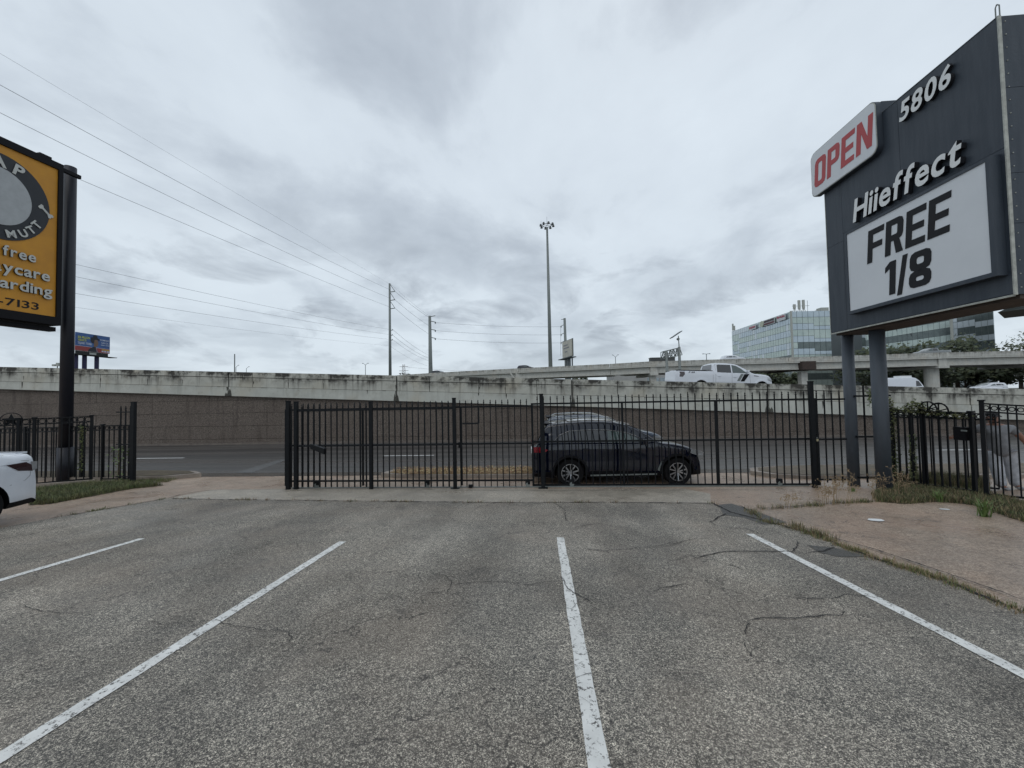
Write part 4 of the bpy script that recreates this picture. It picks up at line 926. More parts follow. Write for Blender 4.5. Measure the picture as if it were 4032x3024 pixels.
# fixed fence
p0 = pl(1166, 1750); ff_ = thing('picket_fence', 'fixed black iron picket panel left of centre standing before the parked gate leaf', 'fence', (p0.x, p0.y, gz(p0.y)))
for zr in (2.08, 1.19, .315): beamz(ff_, 'rail', pl(1166, 1750).xy.to_3d()+Vector((0, 0, zr)), pl(1790, 1750).xy.to_3d()+Vector((0, 0, zr)), .032, .036)
def pickets(root, x0, x1, n, zb, zt, off, spear=True, skip=()):
    a = pl(x0, 1750, off); b = pl(x1, 1750, off)
    me = picket_mesh(zt-zb, .022, spear)
    for i in range(n):
        if i in skip: continue
        p = a.lerp(b, i/(n-1)); o = obj('picket', me, root, Vector((p.x, p.y, zb+random.uniform(-.006, .006)))-root.location); o.rotation_euler = (random.uniform(-.003, .003), random.uniform(-.004, .004), ALN)
pickets(ff_, 1189, 1443, 12, .165, 2.25, 0); pickets(ff_, 1486, 1768, 13, .165, 2.25, 0)
# left sliding leaf, off .17
O1 = .17
def leaf(label, x0, x1, yr, xr, stiles, off, sw=.05, pend=None):
    p = pl(x0, 1750, off); t = thing('sliding_gate', label, 'gate', (p.x, p.y, gz(p.y))); z = [pl(xr, y, off).z for y in yr]
    a = pl(x0, 1750, off); b = pl(x1, 1750, off)
    for k in z: beamz(t, 'rail', Vector((a.x, a.y, k)), Vector((b.x, b.y, k)), .034, .042)
    for s in stiles:
        q = pl(s, 1750, off); g = MB(t.location); g.box((q.x, q.y, (z[2]-.12+z[0]+.02)/2 if pend else (z[2]+z[0])/2), (sw, sw, z[0]-z[2]+(.14 if pend else .04)), ALN); g.build('stile', BLK, t)
    return t, z
lg, z_ = leaf('left black sliding gate leaf with a small empty square frame in its upper corner', 1126, 2098, (1600, 1746, 1891), 1980, (1126, 1429, 1817, 2098), O1, .042, True)
n_ = int((pl(2098, 1750, O1)-pl(1126, 1750, O1)).length/.149)
pickets(lg, 1148, 2076, n_-1, z_[2]-.16, z_[0]+.18, O1)
a = pl(1822, 1750, O1-.03); b = pl(1886, 1750, O1-.03); zf = pl(1886, 1667, O1).z
beamz(lg, 'square_frame', Vector((a.x, a.y, zf)), Vector((b.x, b.y, zf)), .03, .035); beamz(lg, 'square_frame', Vector((b.x, b.y, zf)), Vector((b.x, b.y, z_[0])), .035, .03)
q = pl(1812, 1752, O1-.05); g = MB(lg.location); g.box(q, (.085, .05, .14), ALN); g.build('latch_box', BLK, lg)
def wheel_unit(root, px, off, zc=None):
    q = pl(px, 1750, off); z0 = gz(q.y); g = MB(root.location); g.box((q.x, q.y, z0+.13), (.12, .06, .10), ALN); g.build('wheel_bracket', BLK, root)
    g = MB(root.location); g.tube((q.x, q.y-.03, z0+.07), (q.x, q.y+.03, z0+.07), .055, .055, 12); g.build('wheel', GALV, root)
for px in (1246, 1681, 2075): wheel_unit(lg, px, O1)
q = pl(1850, 1750, .1); g = MB(); g.box((q.x, q.y, gz(q.y)+.05), (.09, .07, .07), ALN); tag(g.build('gate_stop', BLK), 'small black stop block on the gate track left of centre', 'gate stop')
# wedge shaped arm on the fixed panel
g = MB(ff_.location); a = pl(1221, 1742, -.05); b = pl(1275, 1755, -.30)
g.hexa([Vector((a.x, a.y, 1.13)), Vector((b.x, b.y, 1.02)), Vector((b.x, b.y+.12, 1.02)), Vector((a.x, a.y+.07, 1.13)), Vector((a.x, a.y, 1.25)), Vector((b.x, b.y, 1.16)), Vector((b.x, b.y+.12, 1.16)), Vector((a.x, a.y+.07, 1.25))]); g.build('letter_box', BLK, ff_)
O2 = .22
rg, z2 = leaf('long right black sliding gate leaf with spear tips standing in front of the dark car', 2097, 3219, (1580, 1733, 1908), 2700, (2097, 2453, 2822, 3219), O2, .045)
n_ = int((pl(3219, 1750, O2)-pl(2097, 1750, O2)).length/.162)
pickets(rg, 2118, 3200, n_-1, z2[2], z2[0]+.20, O2)
for px in (2248, 3063): wheel_unit(rg, px, O2)
# fixed bit right of the tallest post, then behind the sign poles
p0 = pl(3219, 1750, .08); fr_ = thing('picket_fence', 'short black iron picket panel between the tallest post and the first sign pole', 'fence', (p0.x, p0.y, gz(p0.y)))
for y in (1572, 1729, 1888):
    z = pl(3280, y, .08).z; a = pl(3207, 1750, .08); b = pl(3334, 1750, .08); beamz(fr_, 'rail', Vector((a.x, a.y, z)), Vector((b.x, b.y, z)), .03, .04)
pickets(fr_, 3222, 3312, 4, .21, 2.36, .08)
q = pl(3219, 1750, .08); g = MB(fr_.location); g.box((q.x, q.y, .75), (.05, .05, 1.2), ALN); g.build('stile', BLK, fr_)
q = pl(3218, 1733, -.02); t = thing('padlock', 'small brass padlock hanging on a hasp at the tallest black post', 'padlock', q); g = MB(q); g.box(q, (.045, .02, .05)); g.build('lock_body', mat('brass', (.42, .38, .25), .4, .6), t); g = MB(q); g.path([q+Vector((-.015, 0, .02)), q+Vector((-.015, 0, .06)), q+Vector((.015, 0, .06)), q+Vector((.015, 0, .02))], .005); g.build('shackle', GALV, t)
p0 = pl(3374, 1750, .1); f3 = thing('picket_fence', 'plain black iron panel seen between the two sign poles', 'fence', (p0.x, p0.y, gz(p0.y)))
for y in (1559, 1719, 1880):
    z = pl(3410, y, .1).z; a = pl(3372, 1750, .1); b = pl(3515, 1750, .1); beamz(f3, 'rail', Vector((a.x, a.y, z)), Vector((b.x, b.y, z)), .035, .04)
for px in (3409, 3445, 3480): q = pl(px, 1750, .1); obj('picket', picket_mesh(2.24, .026, False), f3, Vector((q.x, q.y, .2))-f3.location)

# ornamental ring fences
RM = {}
def ornate(label, a, b, ta, tb, ba, bb, n, w=.02, ring=.10, posts=(), pw=.07, posttop=.05, lowrail=.10, name='ring_fence', rails=True, stars=()):
    a = Vector(a); b = Vector(b); t = thing(name, label, 'fence', (a.x, a.y, ba)); d = (b-a); d.z = 0; L = d.length; d.normalize(); ang = atan2(d.y, d.x); nn = Vector((-d.y, d.x, 0))
    P = lambda s, z: Vector((a.x, a.y, 0))+d*(L*s)+Vector((0, 0, z)); top = lambda s: ta+(tb-ta)*s; bot = lambda s: ba+(bb-ba)*s
    for dz in (0, -ring): beamz(t, 'rail', P(0, top(0)+dz), P(1, top(1)+dz), .03, .028)
    n = max(4, round(L/n)) if n < 1 else n
    beamz(t, 'rail', P(0, bot(0)+lowrail), P(1, bot(1)+lowrail), .032, .035)
    rd_ = min(ring-.012, L/max(4, round(L/n) if n < 1 else n)-.012)
    k = (round(rd_, 3),)
    if k not in RM: g = MB(); g.ring((0, 0, 0), (0, 1, 0), rd_/2-.008, .008, 12, 4); RM[k] = g.mesh(BLK)
    for i in range(n+1):
        s = i/n; me = picket_mesh(round((top(s)-bot(s)-lowrail)/.02)*.02, w, False); o = obj('picket', me, t, P(s, bot(s)+lowrail)-t.location, ang)
        if i < n and L/n > ring*.45: obj('ring', RM[k], t, P(s+.5/n, top(s+.5/n)-ring/2)-t.location, ang)
    for s in posts:
        g = MB(t.location); g.box(P(s, (bot(s)-.05+top(s)+posttop)/2), (pw, pw, top(s)-bot(s)+.05+posttop), ang); g.build('post', BLK, t); g = MB(t.location); g.box(P(s, top(s)+posttop+.01), (pw+.03, pw+.03, .03), ang); g.build('post_cap', BLK, t)
    for s, r in stars:
        c = P(s, top(s)-.02)-nn*.03; g = MB(t.location); g.ring(c, nn, r, .011, 22, 5); g.build('star_ring', BLK, t)
        pts = []
        for i in range(10): q = r*.92 if i % 2 == 0 else r*.38; pts.append((q*sin(i*pi/5), q*cos(i*pi/5)))
        g = MB(t.location); cc = c
        for i in range(10): p1 = cc+d*pts[i][0]+Vector((0, 0, pts[i][1])); p2 = cc+d*pts[(i+1) % 10][0]+Vector((0, 0, pts[(i+1) % 10][1])); g.add([p1-nn*.008, p2-nn*.008, cc-nn*.02, p1+nn*.008, p2+nn*.008, cc+nn*.02], [(0, 1, 2), (5, 4, 3), (1, 0, 3, 4)])
        g.build('star', BLK, t)
    return t
P1 = G(358, 1901); PN = G(135, 1920); ext = P1.lerp(PN, 2.6)
zt1 = ZA(358, 1640, P1); s80 = 1.0
q80 = PL(80, 1651, P1, PN); slope = (q80.z-zt1)/(q80-P1).xy.length; Ln = (ext-P1).xy.length
def sN(px): return (PL(px, 1700, P1, PN)-P1).xy.length/Ln
ornate('nearer black iron ring topped fence on the left with a star in a circle', P1, ext, zt1, zt1+slope*Ln, gz(P1.y)+.02, gz(ext.y)-.02, .145, .024, .155, (0, sN(135), sN(72)), .06, .02, .10, stars=((sN(41), .20),))
Pm1 = G(505, 1893); Pm2 = G(60, 1893); zm1 = ZA(505, 1674, Pm1); zm2 = ZA(60, 1687, Pm2); e2 = Pm1.lerp(Pm2, 1.4)
Lm = (e2-Pm1).xy.length
def sM(px): return (PL(px, 1700, Pm1, Pm2)-Pm1).xy.length/Lm
ornate('farther black iron ring topped fence on the left behind the star fence', Pm1, e2, zm1, zm1+(zm2-zm1)*1.4, gz(Pm1.y), 0.02, .165, .022, .13, (sM(322), sM(100), sM(405)), .055, .03, .06, stars=((sM(322), .17),))
# tall post at the end on the left with a leftover bit of gate
PQ = G(523, 1906); zq = ZA(523, 1584, PQ); t = thing('gate_post', 'thick black iron post ending the left fence at the open driveway', 'fence post', (PQ.x, PQ.y, gz(PQ.y)), 0, 'square iron gate posts')
g = MB(t.location); g.box((PQ.x, PQ.y, (zq+gz(PQ.y)-.05)/2), (.092, .092, zq-gz(PQ.y)+.05)); g.build('shaft', BLK, t); g = MB(t.location); g.box((PQ.x, PQ.y, zq+.008), (.102, .102, .02)); g.build('cap', BLK, t)
t = thing('gate_end', 'short leftover picket gate end with three spear tips on the left driveway post', 'gate', (PQ.x-.3, PQ.y, gz(PQ.y)))
for y in (1623, 1752, 1881): z = ZA(490, y, PQ); a = PL(459, 1700, PQ, PQ+LD); beamz(t, 'rail', Vector((a.x, a.y, z)), Vector((PQ.x, PQ.y, z)), .035, .032)
zb_q = ZA(490, 1888, PQ); zt_q = ZA(490, 1598, PQ)
for px in (475, 494, 513): q = PL(px, 1700, PQ, PQ+LD); obj('picket', picket_mesh(zt_q-zb_q, .026, True), t, Vector((q.x, q.y, zb_q))-t.location)
# low concrete beam under the near left fence
g = MB(); pp = [P1+Vector((.1, 0, 0)), ext]; dd = (pp[1]-pp[0]).normalized(); g.beam(Vector((pp[0].x, pp[0].y, gz(pp[0].y)+.02)), Vector((pp[1].x, pp[1].y, gz(pp[1].y)+.03)), .16, .14); struct(g.build('kerb', KERB))
# right fences
Ra = G(3524, 1905); Rb = G(3841, 1950); ornate('overgrown black ring topped fence right of the sign poles', Ra, Rb, ZA(3511, 1613, Ra), ZA(3841, 1627, Rb), gz(Ra.y)-.02, gz(Rb.y)-.02, 11, .026, .12, (0, .42, 1), .058, .02, .10)
Rc = Ra+Vector((.25, .55, 0)); Rd = Vector((9.75, 8.75, 0)); ornate('second black ring topped fence just behind the overgrown one at right', Rc, Rd, ZA(3530, 1622, Rc), ZA(3860, 1630, Rd), gz(Rc.y)-.05, gz(Rd.y)-.05, 13, .022, .12, (.28,), .05, .03, .10)
RPp = G(3886, 1960); Re = G(4032, 1975); Rf = RPp.lerp(Re, 2.6); zr1 = ZA(3890, 1589, RPp); zr2 = ZA(4032, 1597, Re)
ornate('near black ring topped fence panel at the right edge with the walking person behind', RPp, Rf, zr1, zr1+(zr2-zr1)*2.6, gz(RPp.y)-.03, gz(Rf.y)-.03, 11, .021, .155, (0,), .064, .05, .10)
for px, py, r, lab in ((3653, 1612, .17, 'leafy'), (3696, 1618, .17, 'bare')):
    c = PL(px, py, Ra, Rb); n_ = (Rb-Ra).normalized(); n_ = Vector((-n_.y, n_.x, 0)); t = thing('arch_emblem', f'{lab} round iron arch emblem on top of the right overgrown fence', 'fence ornament', c); g = MB(c); g.ring(c, n_, r, .016, 20, 5); g.build('hoop', BLK, t); g = MB(c)
    for k in range(5): aa = pi/2+k*2*pi/5; g.beam(c, c+Vector((cos(aa)*r*n_.y, -cos(aa)*r*n_.x, sin(aa)*r)), .018)
    g.build('spokes', BLK, t)
c = PL(3787, 1707, Ra, Rb, -.03); t = thing('black_box', 'black metal control box mounted on the overgrown right fence', 'control box', c); dR = (Rb-Ra).normalized(); g = MB(c); g.box(c, (.20, .12, .27), atan2(dR.y, dR.x)); g.build('housing', PBLK, t); g = MB(c); g.box(c+Vector((-.08, -.12, .07)), (.09, .02, .03), atan2(dR.y, dR.x)); g.build('label_plate', GALV, t)

# ------------------------------------------------------------------ big grey sign on the right
SF_ = Vector((7.10, 9.549, 0)); SN_ = Vector((7.037, 5.98, 0)); sd_ = (SN_-SF_).normalized(); snn = Vector((sd_.y, -sd_.x, 0))
if snn.x > 0: snn = -snn
def AQ(u, v, w): k = 1-w/7.08; return 9.549-(9.549-u)*k, EYE+(v-EYE)*k
bs = thing('pylon_sign', 'large dark slate roadside sign with white letters and a white FREE 1/8 panel', 'sign', (7.4, 8.9, gz(8.9)))
SFR = lambda u, v, w: SF_+sd_*u+Vector((0, 0, v))+snn*w
quad(bs, SFR, .012, 3.545, 3.70, 7.87, -.84, -.012, SLATE, 'cabinet')
for u0, u1, v0, v1 in ((0, .487, 3.715, 5.738), (0, .487, 5.744, 7.18), (.493, 3.555, 3.715, 4.03), (.493, 1.925, 5.90, 7.875), (1.931, 3.555, 5.90, 7.875), (3.377, 3.555, 4.036, 5.894), (.493, .555, 4.036, 5.894)):
    quad(bs, SFR, u0, u1, v0, v1, -.011, 0, SLATE, 'skin_panel')
for v0, v1 in ((3.70, 4.747), (4.753, 5.497), (5.503, 6.787), (6.793, 7.885)): quad(bs, SFR, 3.546, 3.562, v0, v1, -.84, -.03, SLATE, 'end_panel')
quad(bs, SFR, 3.556, 3.574, 3.69, 7.89, -.034, .012, EDGE, 'corner_trim'); quad(bs, SFR, -.01, 3.555, 3.672, 3.70, -.02, .012, EDGE, 'bottom_trim'); quad(bs, SFR, -.01, 3.556, 7.878, 7.892, -.84, .006, SLATE2, 'top_trim'); quad(bs, SFR, -.012, -.001, 3.70, 7.89, -.84, .008, EDGE, 'far_trim')
quad(bs, SFR, .02, 3.54, 3.64, 3.699, -.80, -.10, mat('rusty_soffit', (.09, .07, .06), .9, 0, (.05, .045, .04), 5, .8), 'soffit')
g = MB(bs.location)
for k in range(21): p = SFR(3.562, 3.8+k*.2, -.09); g.box(p+Vector((0, -.004, 0)), (.012, .012, .012)); 
g.build('rivets', EDGE, bs)
g = MB(bs.location); p = SFR(3.5, 7.89, -.02); g.path([p+sd_*.02, p+sd_*.02+Vector((0, 0, .16)), p+sd_*.04+Vector((0, 0, .20)), p+sd_*.07+Vector((0, 0, .16)), p+sd_*.07], .008, 6); g.build('lifting_loop', GALV, bs)
for (px, py, r, zt0) in ((3363, 1915, .115, 3.72), (3483, 1938, .135, 3.72)):
    q = G(px, py); q = q+Vector((q.x, q.y, 0)).normalized()*r; g = MB(bs.location); g.tube((q.x, q.y, gz(q.y)-.1), (q.x, q.y, zt0), r, r, 28); g.build('pole', SLATE2, bs, smooth=True)
# message panel box
pu0, pv0 = AQ(.60, 4.10, .125); pu1, pv1 = AQ(3.31, 5.83, .125); ou0, ov0 = AQ(.540, 4.036, .14); ou1, ov1 = AQ(3.376, 5.894, .14)
for u0, u1, v0, v1 in ((ou0, pu0, ov0, ov1), (pu1, ou1, ov0, ov1), (pu0, pu1, ov0, pv0), (pu0, pu1, pv1, ov1)): quad(bs, SFR, u0, u1, v0, v1, -.01, .14, SLATE, 'panel_frame')
quad(bs, SFR, pu0+.001, pu1-.001, pv0+.001, pv1-.001, .0, .125, WHT, 'message_panel')
def wordq(par, s, u0, u1, v0, v1, w, th, mats, bold, shear, gap): (a_, c_), (b_, d_) = AQ(u0, v0, w+th), AQ(u1, v1, w+th); word(par, s, lambda u, v, q: SFR(u, v, w+q), a_, b_, c_, d_-c_, th, mats, bold, shear, gap)
wordq(bs, 'FREE', 1.09, 2.73, 4.99, 5.665, .127, .006, [TXTG], 'block', .10, .06); wordq(bs, '1/8', 1.46, 2.38, 4.21, 4.86, .127, .006, [TXTG], 'block', .08, .05)
wordq(bs, '5806', 1.95, 2.87, 7.43, 7.79, .015, .06, [LTR, LBLK], .024, .16, .09); wordq(bs, 'Hiieffect', .78, 2.95, 6.03, 6.52, .015, .08, [LTR, LBLK], .022, .16, .07)
# OPEN cabinet
def rrect(u0, u1, v0, v1, r, n=6):
    p = []
    for cx_, cy_, a0 in ((u1-r, v0+r, -pi/2), (u1-r, v1-r, 0), (u0+r, v1-r, pi/2), (u0+r, v0+r, pi)):
        for i in range(n+1): a = a0+pi/2*i/n; p.append((cx_+r*cos(a), cy_+r*sin(a)))
    return p
op = thing('open_sign', 'white rounded OPEN sign in red at the upper left corner of the big sign', 'sign', SFR(.5, 7.2, 0))
def rp_(pts, w0, w1, m, name): g = MB(op.location); g.prism(pts, SFR(0, 0, w0), sd_, Vector((0, 0, 1)), snn*(w1-w0)); g.build(name, m, op)
(qa, qb), (qc, qd) = AQ(-.43, 7.165, .12), AQ(1.475, 8.285, .12)
rp_(rrect(qa, qc, qb, qd, .16), .005, .11, SLATE, 'cabinet'); rp_(rrect(qa+.01, qc-.01, qb+.01, qd-.01, .15), .1095, .119, EDGE, 'rim'); rp_(rrect(qa+.025, qc-.025, qb+.025, qd-.025, .14), .1185, .124, WHT, 'face')
quad(op, SFR, qa+.05, qc-.01, 7.20, 8.12, -.84, .004, SLATE, 'rear_cabinet')
wordq(op, 'OPEN', -.335, 1.34, 7.385, 8.05, .1245, .005, [RED], 'block', .10, .07)
# hipped hood beyond the right end
p = D(3985, 1230, 7.0); t = thing('light_hood', 'dark hipped metal hood with ribbed brown underside below the right end of the big sign', 'light hood', D(3928, 1230, 7.0))
g = MB(t.location); a = D(3928, 1230, 7.0); z0 = a.z; zt3 = D(3985, 1197, 7.2).z; ev = Vector((a.x, a.y, 0)).normalized(); rv_ = Vector((ev.y, -ev.x, 0))
hp_ = lambda u, w, z: Vector((a.x, a.y, z))+rv_*u+ev*w
g.hexa([hp_(0, 0, z0), hp_(2.2, -.3, z0), hp_(2.4, 1.1, z0), hp_(.08, 1.1, z0), hp_(.30, .25, zt3), hp_(2.2, .1, zt3), hp_(2.2, .8, zt3), hp_(.36, .8, zt3)]); g.build('hood', mat('hood_metal', (.03, .038, .034), .6, 0, (.05, .058, .05), 6, .7, spec=.2), t)
for k in range(6): g = MB(t.location); g.beam(hp_(.42+k*.3, -.04, z0+.02), hp_(.42+k*.3, .22, zt3), .03, .03); g.build('rib', RUST, t)
g = MB(t.location); g.tube(hp_(.17, .15, z0+.05), hp_(.17, .15, z0+.4), .014, .014, 6); g.build('hanger_rod', SLATE, t)

# ------------------------------------------------------------------ orange sign on the left
K = 11.4/11.0; ang5 = radians(5); E0 = D(236, 1200, 11.4); E0 = Vector((E0.x, E0.y, 0)); us = -Vector((sin(ang5), cos(ang5), 0)); un = Vector((cos(ang5), -sin(ang5), 0))
def LF(u, v, w): return E0+us*((2.5-u)*K)+Vector((0, 0, EYE+(v-EYE)*K))+un*w
lp = G(256, 1896); lp = lp+Vector((lp.x, lp.y, 0)).normalized()*.16
ls = thing('pet_sign', 'tall orange sign with black round logo on a dark pole at the left edge', 'sign', (lp.x, lp.y, gz(lp.y)))
quad(ls, LF, 0.02, 2.40, 4.83, 9.08, -.42, .0, ORG, 'face')
for u0, u1, v0, v1 in ((-.1, 2.50, 9.081, 9.27), (-.1, 2.50, 4.60, 4.829), (2.401, 2.50, 4.83, 9.08), (-.1, .019, 4.83, 9.08)): quad(ls, LF, u0, u1, v0, v1, -.45, .05, PBLK, 'frame')
quad(ls, LF, .3, 2.48, 4.44, 4.56, -.35, -.1, PBLK, 'lower_beam'); quad(ls, LF, 2.0, 2.25, 9.272, 9.34, -.3, .03, PBLK, 'cap_piece'); quad(ls, LF, 2.50, 2.95, 9.12, 9.22, -.12, -.02, PBLK, 'top_bracket')
zt5 = ZA(264, 655, lp)
g = MB(ls.location); g.tube((lp.x, lp.y, gz(lp.y)+1.0), (lp.x, lp.y, zt5), .155, .14, 24); g.build('pole', NAVY, ls, smooth=True); g = MB(ls.location); g.tube((lp.x, lp.y, gz(lp.y)-.1), (lp.x, lp.y, gz(lp.y)+1.02), .185, .185, 24); g.build('pole_sleeve', NAVY, ls, smooth=True)
def ell(cu, cv, a, b, n=48): return [(cu+a*cos(2*pi*i/n), cv+b*sin(2*pi*i/n)) for i in range(n)]
LW = lambda u, v, w: LF(u, v, w)
flat(ls, LW, ell(1.26, 7.74, .97, 1.11), .022, mat('logo_black', (.022, .026, .032), .6), 'logo_disc'); flat(ls, LW, ell(1.24, 7.74, .62, .74), .034, mat('logo_pale', (.42, .44, .45), .6), 'logo_oval')
BON = mat('logo_cream', (.55, .56, .53), .6)
bone = [(2.02, 7.86), (2.05, 7.90), (2.09, 7.88), (2.10, 7.82), (2.22, 7.70), (2.28, 7.70), (2.31, 7.66), (2.29, 7.62), (2.26, 7.63), (2.25, 7.59), (2.21, 7.58), (2.19, 7.63), (2.19, 7.66), (2.07, 7.78), (2.02, 7.77), (1.99, 7.80), (2.0, 7.84)]
flat(ls, LW, bone, .036, BON, 'logo_bone')
def arcl(ch, u, v, cap, rot, wx=1.0):
    c, s = cos(rot), sin(rot); wd = glyph(ch, .03)[3]; sz = cap/.73
    letter(ls, ch, lambda a, b, w: LF(u+(a-wd*sz*wx/2)*c-b*s, v+(a-wd*sz*wx/2)*s+b*c, .036+w), .012, [BON], 'letter', .03, 0, sz*wx, sz)
arcl('P', 1.57, 8.44, .29, radians(-13)); arcl('A', 1.22, 8.50, .29, radians(0))
for ch, u, v, r in (('M', 1.50, 6.74, 16), ('U', 1.745, 6.86, 30), ('T', 1.91, 7.03, 42), ('T', 2.03, 7.23, 56)): arcl(ch, u, v, .19, radians(r))
word(ls, 'free', lambda u, v, w: LF(u, v, .012+w), 1.33, 1.954, 6.235, .275, .045, [BON, LBLK], .02); word(ls, 'daycare', lambda u, v, w: LF(u, v, .012+w), .96, 2.243, 5.80, .29, .045, [BON, LBLK], .02, 0, .06); word(ls, 'boarding', lambda u, v, w: LF(u, v, .012+w), .86, 2.30, 5.39, .28, .045, [BON, LBLK], .02, 0, .06)
word(ls, '-7133', lambda u, v, w: LF(u, v, .002+w), 1.28, 2.055, 4.955, .20, .006, [TXTG], .01)

# ------------------------------------------------------------------ vehicles
def interp(P, x):
    if x <= P[0][0]: return P[0][1]
    for (a, b), (c, d) in zip(P, P[1:]):
        if x <= c: return b+(d-b)*(x-a)/max(1e-6, c-a)
    return P[-1][1]
def suv_extra(t, half, L, side):
    for sg in (-1, 1):
        g = MB()
        for (xa, za), (xb, zb_) in zip([(.55, 1.585), (.70, 1.635), (1.5, 1.665), (2.1, 1.64), (2.35, 1.585)], [(.70, 1.635), (1.5, 1.665), (2.1, 1.64), (2.35, 1.585), (2.5, 1.53)]): g.beam((xa-L/2, sg*(half(xa, 1.50)+.0), za), (xb-L/2, sg*half(xb, 1.50), zb_), .028)
        g.build('roof_rail', CHR, t)
        g = MB(); pts = [(.55, 1.15), (.70, 1.30), (.95, 1.395), (1.4, 1.42), (1.9, 1.41), (2.3, 1.36), (2.6, 1.27), (2.82, 1.15)]
        for a, b in zip(pts, pts[1:]): g.beam((a[0]-L/2, sg*(half(*a)+.010), a[1]), (b[0]-L/2, sg*(half(*b)+.010), b[1]), .012)
        g.build('window_trim', CHR, t)
        for wx in (.95, 3.63):
            g = MB()
            for i in range(14):
                a = pi*(i/14)*1.06-.03*pi; b = pi*((i+1)/14)*1.06-.03*pi; r = .43; p = (wx+r*cos(a), .345+r*sin(a)); q = (wx+r*cos(b), .345+r*sin(b)); g.beam((p[0]-L/2, sg*(half(*p)+.006), p[1]), (q[0]-L/2, sg*(half(*q)+.006), q[1]), .045, .05)
            g.build('arch_trim', PBLK, t)
        g = MB(); g.beam((1.45-L/2, sg*(half(1.5, .3)+.01), .285), (3.1-L/2, sg*(half(3, .3)+.01), .30), .03); g.build('sill_trim', GALV, t)
    g = MB(); g.box((.42-L/2, 0, 1.57), (.26, 1.15, .025)); g.build('spoiler', PBLK, t)
    g = MB(); g.box((L/2-.015, 0, .66), (.05, .95, .26)); g.build('grille', PBLK, t); g = MB(); g.box((-L/2-.005, 0, .82), (.02, .5, .12)); g.build('number_plate', LTR, t)
def car(name, label, cat, loc, rz, prof, Wd, zb, belt, wheels, wr, paint, wins=(), ws=None, rw_=None, tumble=.24, lights=(), group=None, tilt=0.0, extra=None, tail=.16, nose=.22, lowtrim=.12, seams=(), handles=(), mirror=None, rimr=.67, spokes=10, detail=True, cut=True):
    L = prof[-1][0]; R = max(p[1] for p in prof); t = thing(name, label, cat, loc, 0, group); t.rotation_euler = (0, tilt, rz)
    def half(x, z):
        e1 = min(1, max(0, x)/.75); e2 = min(1, max(0, L-x)/.95)
        p = Wd/2*(1-tail*(1-e1)**2.2)*(1-nose*(1-e2)**2.2)
        if z > belt: return p*(1-.015)-Wd/2*tumble*((z-belt)/(R-belt))**1.15
        return p*(1-.045*((belt-.18-z)/(belt))**2)
    xs = sorted(set([round(i*L/64, 3) for i in range(65)]+[round(p[0], 3) for p in prof]))
    n = 14; rings = []
    for x in xs:
        zt = interp(prof, x); r = min(.09, (zt-zb)*.4); pts = []
        for k in range(9): z = zb+(zt-r-zb)*k/8; pts.append((half(x, z)*(.93 if k == 0 else 1), z))
        hw = half(x, zt-r)
        for a in (.35, .8, 1.15): pts.append((hw-r*(1-cos(a)), zt-r+r*sin(a)))
        for fr in (.7, .35): pts.append((hw*fr, zt+.012*(1-fr)*2))
        pts.append((0, zt+.03)); rings.append([(0, zb)]+pts)
    m = len(rings[0]); vs = []; fs = []
    for x, rg_ in zip(xs, rings):
        full = [(-y, z) for y, z in rg_]+[(y, z) for y, z in rg_[-2:0:-1]]
        vs += [(x-L/2, y, z) for y, z in full]
    q = 2*m-2
    for i in range(len(xs)-1):
        for j in range(q): fs.append((i*q+j, i*q+(j+1) % q, (i+1)*q+(j+1) % q, (i+1)*q+j))
    fs += [tuple(range(q))[::-1], tuple((len(xs)-1)*q+j for j in range(q))]
    g = MB(); g.add(vs, fs); me = g.mesh([paint, PBLK]); fixn(me); body = obj('body', me, t)
    for pg in me.polygons:
        c = pg.center
        if c.z < zb+lowtrim and abs(pg.normal.z) < .9: pg.material_index = 1
    if cut:
        g = MB()
        for wx in wheels:
            for sg in (-1, 1): g.tube((wx-L/2, sg*(Wd/2-.30), wr), (wx-L/2, sg*(Wd/2+.3), wr), wr+.065, wr+.065, 28, 1)
        cm = g.mesh([paint, PBLK]); fixn(cm); co = obj('cutter', cm, t); bm_ = body.modifiers.new('b', 'BOOLEAN'); bm_.operation = 'DIFFERENCE'; bm_.object = co; bm_.solver = 'EXACT'
        apply_mods(body); bpy.data.objects.remove(co)
    smooth_by_angle(body.data, 50)
    def side(poly, off, m_, nm, both=True, sub=.16):
        # polygon in (x,z) wrapped on the body side
        pts = []
        for (a, b), (c, d) in zip(poly, poly[1:]+poly[:1]):
            k = max(1, int(hypot(c-a, d-b)/sub)); pts += [(a+(c-a)*i/k, b+(d-b)*i/k) for i in range(k)]
        cx_ = sum(p[0] for p in pts)/len(pts); cz_ = sum(p[1] for p in pts)/len(pts); N_ = len(pts); mids = [((p[0]+cx_)/2, (p[1]+cz_)/2) for p in pts]
        for sg in ((-1, 1) if both else (-1,)):
            f = lambda x, z: (x-L/2, sg*(half(x, z)+off), z)
            g = MB(); g.add([f(*p) for p in pts]+[f(*p) for p in mids]+[f(cx_, cz_)], [(i, (i+1) % N_, N_+(i+1) % N_, N_+i) for i in range(N_)]+[(N_+i, N_+(i+1) % N_, 2*N_) for i in range(N_)])
            o = g.build(nm, m_, t); o.data.polygons.foreach_set('use_smooth', [True]*len(o.data.polygons))
    for w_ in wins: side(w_[0], .008, w_[1], 'side_window')
    for l_ in lights: side(l_[0], .010, l_[1], l_[2])
